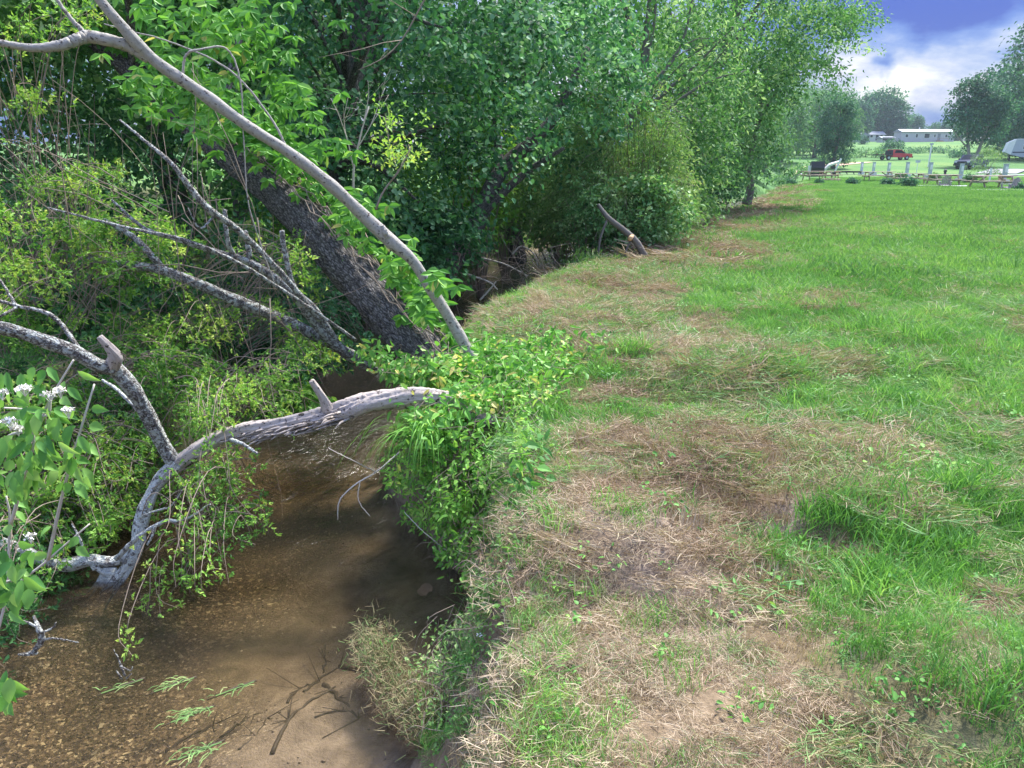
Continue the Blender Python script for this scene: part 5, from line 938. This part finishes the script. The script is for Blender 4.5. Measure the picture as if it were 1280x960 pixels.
# vehicles
def wheel(parent, x, y, r, w=.24):
    o = part('wheel', 'tyre', parent, lambda mb: tube(mb, [(x-w/2, y, r), (x+w/2, y, r)], [r, r], 16)); 
    part('rim', 'metal_grey', o, lambda mb: tube(mb, [(x-w/2-.012, y, r), (x+w/2+.012, y, r)], [r*.55, r*.55], 12)); return o
def pickup(lab, u, Yd, rz, paint, flatbed=False, s=1.0):
    root = empty('pickup_truck', lab, 'pickup', gpt(u, Yd), rz); root.scale = (s, s, s*.92)      # nose towards +Y
    body = [(2.7, .45), (2.75, .95), (2.6, 1.12), (1.35, 1.2), (.55, 1.86), (-.75, 1.9), (-1.0, 1.3)]
    body += [(-1.0, .5)] if flatbed else [(-2.75, 1.28), (-2.8, .6), (-2.5, .5)]
    def f(mb): prism(mb, body+[(-1.5, .45)] if not flatbed else body, -.96, .96)
    part('body', paint, root, f)
    for sx in (-1, 1):
        part('side_window', 'glass', root, lambda mb: mb.add([[sx*.965, 1.2, 1.24], [sx*.965, .52, 1.76], [sx*.965, -.6, 1.78], [sx*.965, -.75, 1.26]], np.array([[0, 1, 2, 3]])))
        part('headlight', 'white', root, lambda mb: box(mb, sx*.75-.15, sx*.75+.15, 2.7, 2.78, .85, 1.02)); part('mirror', 'black', root, lambda mb: box(mb, sx*1.08-.1, sx*1.08+.1, .95, 1.1, 1.2, 1.42))
        part('tail_light', 'red', root, lambda mb: box(mb, sx*.86-.07, sx*.86+.07, -2.86, -2.79, .85, 1.15))
        for y in (1.75, -1.75): wheel(root, sx*.86, y, .40)
    part('windscreen', 'glass', root, lambda mb: mb.add([[-.8, 1.30, 1.26], [.8, 1.30, 1.26], [.75, .62, 1.82], [-.75, .62, 1.82]], np.array([[0, 1, 2, 3]])))
    part('rear_window', 'glass', root, lambda mb: mb.add([[-.7, -.99, 1.38], [.7, -.99, 1.38], [.65, -.80, 1.82], [-.65, -.80, 1.82]], np.array([[3, 2, 1, 0]])))
    part('bumper', 'black', root, lambda mb: box(mb, -.95, .95, 2.72, 2.9, .42, .68)); part('grille', 'black', root, lambda mb: box(mb, -.5, .5, 2.74, 2.79, .72, 1.0))
    if flatbed: part('flatbed', 'black', root, lambda mb: box(mb, -1.05, 1.05, -4.6, -1.08, .85, 1.0)); part('headboard', 'black', root, lambda mb: box(mb, -1.0, 1.0, -1.2, -1.09, 1.0, 1.75))
    else: part('bed_floor', 'black', root, lambda mb: box(mb, -.8, .8, -2.7, -1.1, 1.285, 1.30))
    return root
pickup('red pickup with a black flatbed, parked behind the pedestals', 1116, 140, R(-80), 'red', True)
pickup('dark blue pickup parked under the two stemmed tree', 1213, 112, R(128), 'navy', s=1.1)
def camper(lab, u, Yd, rz, L=9.5):
    root = empty('travel_trailer', lab, 'camper', gpt(u, Yd), rz)          # front towards -X
    prof = [(-L/2, 1.1), (-L/2-.9, 1.5), (-L/2-.5, 3.0), (-L/2+.5, 3.5), (L/2, 3.4), (L/2, .7), (-L/2+1.6, .7)]
    def f(mb):
        n = len(prof); v = [[a, -1.2, b] for a, b in prof]+[[a, 1.2, b] for a, b in prof]; i = np.arange(n); j = (i+1) % n
        mb.add(v, [np.stack([i, j, j+n, i+n], 1), np.array([list(range(n))[::-1]]), np.array([list(range(n, 2*n))])])
    part('body', 'rvgrey', root, f)
    part('front_cap', 'white', root, lambda mb: mb.add([[-L/2-.02, -1.215, 1.08], [-L/2-.93, -1.215, 1.5], [-L/2-.53, -1.215, 3.02], [-L/2+.5, -1.215, 3.53], [-L/2-.02, 1.215, 1.08], [-L/2-.93, 1.215, 1.5], [-L/2-.53, 1.215, 3.02], [-L/2+.5, 1.215, 3.53]], np.array([[0, 1, 5, 4], [1, 2, 6, 5], [2, 3, 7, 6], [3, 2, 1, 0], [4, 5, 6, 7]])))
    part('roof', 'white', root, lambda mb: box(mb, -L/2+.5, L/2, -1.22, 1.22, 3.505, 3.58))
    for x0, x1 in ((-3.2, -2.2), (-1.2, .4), (2.6, 4.0)):
        w = part('window', 'white', root, lambda mb: box(mb, x0, x1, -1.235, -1.205, 1.9, 2.7)); part('pane', 'glass', w, lambda mb: box(mb, x0+.07, x1-.07, -1.25, -1.236, 1.97, 2.63))
    d = part('door', 'white', root, lambda mb: box(mb, 1.1, 1.8, -1.235, -1.205, .95, 2.9)); part('handle', 'black', d, lambda mb: box(mb, 1.15, 1.22, -1.26, -1.236, 1.8, 1.95))
    part('stripe', 'navy', root, lambda mb: box(mb, -L/2+.2, L/2, -1.212, -1.205, 1.35, 1.55)); part('awning', 'white', root, lambda mb: tube(mb, [(-1.5, -1.32, 3.3), (4.2, -1.32, 3.3)], [.1, .1], 8))
    for x in (.5, 1.5): wheel(root, 0, 0, .38); 
    ws = [c for c in root.children if c.name.startswith('wheel')]
    for w, x in zip(ws, (.2, 1.3)): w.rotation_euler = (0, 0, math.pi/2); w.location = (x, -1.05, 0)
    part('hitch_jack', 'black', root, lambda mb: box(mb, -L/2-.1, -L/2+.1, -.6, .6, 0, 1.05)); return root
camper('grey and white travel trailer with a sloping white nose at the right edge', 1300, 132, R(-22)); camper('second camper just showing its white roof behind the first', 1308, 150, R(-10), 8)
def excavator():
    root = empty('mini_excavator', 'small dark excavator with a folded white boom at the left of the campsites', 'excavator', gpt(1021, 84), R(-10)); root.scale = (.72,)*3
    part('cab', 'black', root, lambda mb: prism(mb, [(-.8, .55), (.8, .55), (.8, 1.5), (.4, 2.0), (-.7, 2.1), (-.95, 1.2)], -.9, .9)); part('counterweight', 'white', root, lambda mb: box(mb, -1.15, -.905, -.6, .6, .6, 1.5))
    for s in (-1, 1): part('track', 'tyre', root, lambda mb: prism(mb, [(s*.62-.2, 0), (s*.62+.2, 0), (s*.62+.2, .5), (s*.62-.2, .5)], -1.1, 1.1))
    part('boom', 'white', root, lambda mb: tube(mb, [(.9, 0, .8), (1.7, 0, 1.6), (3.1, 0, 2.1)], [.2, .24, .16], 4)); part('arm', 'white', root, lambda mb: tube(mb, [(3.2, 0, 2.5), (2.9, 0, 1.7), (2.5, 0, .6)], [.16, .18, .12], 4)); part('bucket', 'black', root, lambda mb: prism(mb, [(-.3, .1), (.3, .1), (.3, .6), (-.3, .6)], 2.2, 2.7))
excavator()
root = empty('plough', 'low dark farm implement lying in the grass right of the excavator', 'implement', gpt(1062, 92)); part('frame', 'black', root, lambda mb: (box(mb, -1.4, 1.4, -.15, .15, .2, .38), box(mb, -.1, .1, -.9, .9, .25, .4)))
for k in range(4): part('blade', 'black', root, lambda mb: tube(mb, [(-1.2+k*.8, 0, .3), (-1.1+k*.8, -.3, -.02)], [.07, .04], 5))
# buildings on the rise
def siding_house(lab, u, Yd, rz, L, W, H, rh, name='house', wall='siding', roof='roof', wins=(), door=None, gable_front=False, steps=False):
    root = empty(name, lab, 'house', gpt(u, Yd), rz)
    part('wall', wall, root, lambda mb: box(mb, -L/2, L/2, -W/2, W/2, -.8, H))
    def rf(mb): mb.add([[sx*(L/2+.3), sy*(W/2+.4), H] for sx in (-1, 1) for sy in (-1, 1)]+[[sx*(L/2+.3), 0, H+rh] for sx in (-1, 1)]+[[sx*(L/2+.3), sy*(W/2+.4), H-.15] for sx in (-1, 1) for sy in (-1, 1)], [np.array([[0, 2, 5, 4], [3, 1, 4, 5], [6, 8, 2, 0], [9, 7, 1, 3], [6, 7, 9, 8]]), np.array([[1, 0, 4], [2, 3, 5]])])
    if gable_front:
        def rf(mb): mb.add([[sx*(L/2+.4), sy*(W/2+.3), H] for sx in (-1, 1) for sy in (-1, 1)]+[[0, sy*(W/2+.3), H+rh] for sy in (-1, 1)], [np.array([[0, 4, 5, 1], [2, 3, 5, 4], [0, 1, 3, 2]]), np.array([[0, 2, 4], [1, 5, 3]])])
    part('roof', roof, root, rf)
    for x0, x1, z0, z1 in wins:
        w = part('window', 'white', root, lambda mb: box(mb, x0, x1, -W/2-.06, -W/2-.003, z0, z1)); part('pane', 'glass', w, lambda mb: box(mb, x0+.08, x1-.08, -W/2-.08, -W/2-.062, z0+.08, z1-.08))
    if door: d = part('door', 'glass' if not steps else 'roofdark', root, lambda mb: box(mb, door, door+.9, -W/2-.05, -W/2-.003, .3, 2.35)); part('handle', 'white', d, lambda mb: box(mb, door+.7, door+.78, -W/2-.09, -W/2-.052, 1.2, 1.35))
    if steps:
        for k in range(3): part('step', 'timber_red', root, lambda mb: box(mb, door-.6, door+1.6, -W/2-1.3+k*.35, -W/2-.96+k*.35, -.4, .0+k*.15))
        part('porch_rail', 'timber_red', root, lambda mb: (box(mb, door-.6, door+3.0, -W/2-1.34, -W/2-1.30, .9, 1.0), box(mb, door+2.9, door+3.0, -W/2-1.34, -W/2-1.30, 0, .9), box(mb, door-.6, door-.5, -W/2-1.34, -W/2-1.30, 0, .9)))
    return root
o = siding_house('long pale mobile home on the rise beyond the field', 1149, 258, R(5), 17.6, 4.4, 2.95, .8, 'mobile_home', wins=[(-7.6, -6.6, 1.2, 2.2), (-4.2, -3.4, 1.1, 2.3), (-1.3, .5, 1.0, 2.4), (1.9, 2.5, 1.2, 2.2), (5.6, 6.4, 1.2, 2.2)], door=3.2, steps=True)
part('chimney', 'white', o, lambda mb: tube(mb, [(-1.5, .5, 3.4), (-1.5, .5, 4.4)], [.15, .15], 6))
siding_house('pale gabled house left of the mobile home, half hidden by a bush', 1072, 262, R(-8), 3.8, 5, 1.8, 1.3, wall='metal_grey', roof='roofdark', wins=[(-1.8, -.9, 1, 2)], door=.8, gable_front=True)
siding_house('grey roofed house behind the gabled one', 1087, 275, R(6), 5.6, 4, 2.2, 1.1, wall='metal_grey', roof='roofdark', wins=[(-2.5, -1.5, 1.2, 2.2), (1, 2, 1.2, 2.2)], door=-.4)
siding_house('low white carport beside the left end of the mobile home', 1102, 256, R(0), 3.8, 4, 1.3, .5, 'carport', wins=[(-2, 2, .4, 1.6)])
siding_house('small white farm building up the slope at the right edge', 1268, 225, R(15), 7, 5, 2.6, 1.7, 'farmhouse', wins=[(-2.2, -1.2, 1, 2), (1, 2, 1, 2)], door=-.3)
siding_house('tiny white shed beside the farm building', 1260, 218, R(0), 2.4, 2.4, 2.2, .8, 'shed', wins=[(-.5, .5, 1, 1.8)])
# far trees: a few kinds, copied
def far_tree(name, lab, u, Yd, h, cr, mat, low=.12, n=110, per=26, ll=.5, lw=.4, tr=.25, lean=(0, 0), group='trees beyond the field'):
    p = gpt(u, Yd); return make_tree(name, lab, 'tree', (p[0], p[1], p[2]-.2), h, cr, trunk_r=tr, boughs=n, per=per, ll=ll, lw=lw, mat=mat, low=low, bsz=cr*.3, flat=.3, limbs=7, tint=(.15, .85), lean=lean, group=group, shell=.5)
T1 = far_tree('oak_tree', 'rounded tree just right of the gap between the houses and the dark conifer', 1098, 285, 18, 7.0, 'farblue', .05, 190, 46, .8, .65)
T2 = far_tree('poplar_tree', 'pale green tree at the start of the far treeline', 934, 80, 8.6, 2.9, 'far', .05, 170, 34, .28, .2)
T3 = far_tree('cedar_tree', 'dark bluish cedar standing forward of the far treeline', 1041, 112, 10.6, 2.5, 'farblue', .02, 190, 40, .3, .2)
def cpy(src, u, Yd, s, lab, rz=0): return copy_thing(src, gpt(u, Yd), rz, s, lab)
for u, Yd, s, lab, rz in [(1080, 300, .95, 'bluish tree left of the rounded oak', 1), (1115, 280, .52, 'lower oak behind the left end of the mobile home', 2), (1135, 330, .60, 'dark oak standing alone behind the mobile home roof', 3), (1162, 340, .45, 'leftmost of the low trees right of the lone oak', 4), (1175, 330, .46, 'low wide tree over the right end of the mobile home', .7), (1190, 320, .5, 'low tree between the mobile home and the two stemmed tree', 5), (1062, 270, .75, 'oak above the gabled house', 2.2)]: cpy(T1, u, Yd, s, lab, rz)
for u, Yd, s, lab, rz in [(900, 58, .85, 'pale tree nearest the thin dark trunk', 1), (916, 68, 1.0, 'pale tree second beyond the thin dark trunk', 2), (956, 105, 1.1, 'pale tree well left of the dark cedar', 3), (975, 132, 1.5, 'tall pale tree at the corner of the far field', 4), (1016, 150, 1.5, 'tall tree close behind the left side of the dark cedar', 5), (1050, 185, 1.3, 'last tree of the far treeline before the houses', .5), (996, 165, 1.7, 'high crown between the corner tree and the cedar', 2.5), (1034, 190, 1.8, 'crown rising behind the dark cedar', 1.5)]: cpy(T2, u, Yd, s, lab, rz)
# two-stemmed tree and the big trees at the right
p = gpt(1214, 118); root = empty('two_stemmed_tree', 'airy grey green tree on two pale stems behind the dark blue pickup', 'tree', p); b = np.array(p); mb = MB()
for pts, r in (([(-.2, 0, -.2), (-.9, 0, 2.5), (-1.6, .3, 6), (-2.4, 0, 9.5)], .26), ([(.1, 0, -.2), (.8, 0, 3), (1.3, -.3, 6.5), (1.5, 0, 10.5)], .28), ([(.8, 0, 3), (2.2, 0, 5), (3.4, 0, 7.5)], .14), ([(-.9, 0, 2.5), (-2.6, 0, 4), (-4, 0, 5.6)], .12)):
    m1 = MB(); tube(m1, pts, [r, r*.8, r*.6, r*.3][:len(pts)], 8, 5); m1.build('trunk', M['bark_pale'], root)
c, d = ell(170, np.array([-.2, 0, 7.9]), np.array([4.4, 3.5, 5.2]), .25); lb = MB(); spray_cloud(lb, c, d, 1.1, 50, .40, .28, 'two', .3, tint0=rng.uniform(.1, .8, 170)); lb.build('crown', M['farblue'], root, smooth=False)
far_tree('tall_oak_tree', 'very tall dark tree rising out of the picture at the right edge', 1290, 140, 24, 8.5, 'farblue', .06, 260, 46, .6, .48, .5)
far_tree('oak_tree', 'dark tree behind the two stemmed one, filling the slope at right', 1248, 165, 17, 7, 'farblue', .05, 190, 42, .6, .48, .4)
far_tree('oak_tree', 'smaller tree low on the slope right of the two stemmed tree', 1262, 190, 11, 6, 'far', .05)
# hedge and scrub on the rise
for u0, u1, Yd, r, n, lab, m_ in [(1020, 1062, 128, 1.6, 9, 'low scrub under the cedar along the bare soil', 'far'), (1062, 1110, 150, 1.5, 9, 'scrubby green band below the gabled house', 'far'), (1125, 1182, 170, 1.1, 10, 'dark hedge line below the mobile home', 'farblue'), (1182, 1206, 150, 1.4, 6, 'scrub at the foot of the two stemmed tree', 'farblue'), (960, 1015, 88, 1.3, 9, 'low scrub at the foot of the pale trees', 'far'), (1218, 1262, 150, 1.6, 8, 'brownish scrub behind the camper', 'willow')]:
    c = []; 
    for k in range(n*5): u = rng.uniform(u0, u1); q = gpt(u, Yd+rng.normal(0, 2)); c.append([q[0], q[1], q[2]+rng.uniform(.1, 1)*r])
    b = np.array(gpt((u0+u1)/2, Yd)); root = empty('hedge', lab, 'hedge', b); c = np.array(c)-b; lb = MB(); spray_cloud(lb, c, rdir(len(c)), r*.6, 26, .3, .22, 'two', .4); lb.build('foliage', M[m_], root, smooth=False); sb = MB()
    for k in range(8): q = c[k*3]; tube(sb, [q*[1, 1, 0]-[0, 0, .2], q], [.06, .03], 5)
    sb.build('stems', M['bark_far'], root)
p = gpt(1113, 158); bush('round_bush', 'single dark bush on the slope left of the hedge line', (p[0], p[1], p[2]+1.4), (2.6, 2, 1.8), 70, .34, .26, 'farblue', 'two', stems=5, cat='bush', per=24, bs=.4)
p = gpt(1074, 236); bush('round_bush', 'dark bush in front of the gabled house', (p[0], p[1], p[2]+1.2), (1.6, 1.3, 1.6), 40, .34, .26, 'farblue', 'two', stems=5, cat='bush', per=20, bs=.4)
# far-off wood closing the view behind the creek trees
mb = MB(); n = 900; x = rng.uniform(-60, 22, n); y = 34+rng.uniform(0, 8, n)+np.maximum(x, 0)*1.6; c = np.stack([x, y, rng.uniform(0, 1, n)**.8*(11+4*vnoise(x, y, 9, 5))], 1); spray_cloud(mb, c, rdir(n), 1.5, 30, .42, .32, 'two', .35, tint0=rng.uniform(.1, .8, n)); tag(mb.build('distant_wood', M['far'], smooth=False), 'mass of far-off trees seen through the gaps across the creek', kind='stuff')

# ------------------------------------------------------------------ haze
mb = MB(); box(mb, -195, 305, -35, 435, -3, 46); mh = newmat('haze'); g = G(mh)
v = g.n('ShaderNodeVolumePrincipled', {'Color': (.72, .86, 1, 1), 'Density': .0003, 'Anisotropy': .2}); o_ = g.n('ShaderNodeOutputMaterial'); g.t.links.new(v.outputs[0], o_.inputs[1]); M['haze'] = mh
o = mb.build('haze', mh, smooth=False); tag(o, kind='stuff')
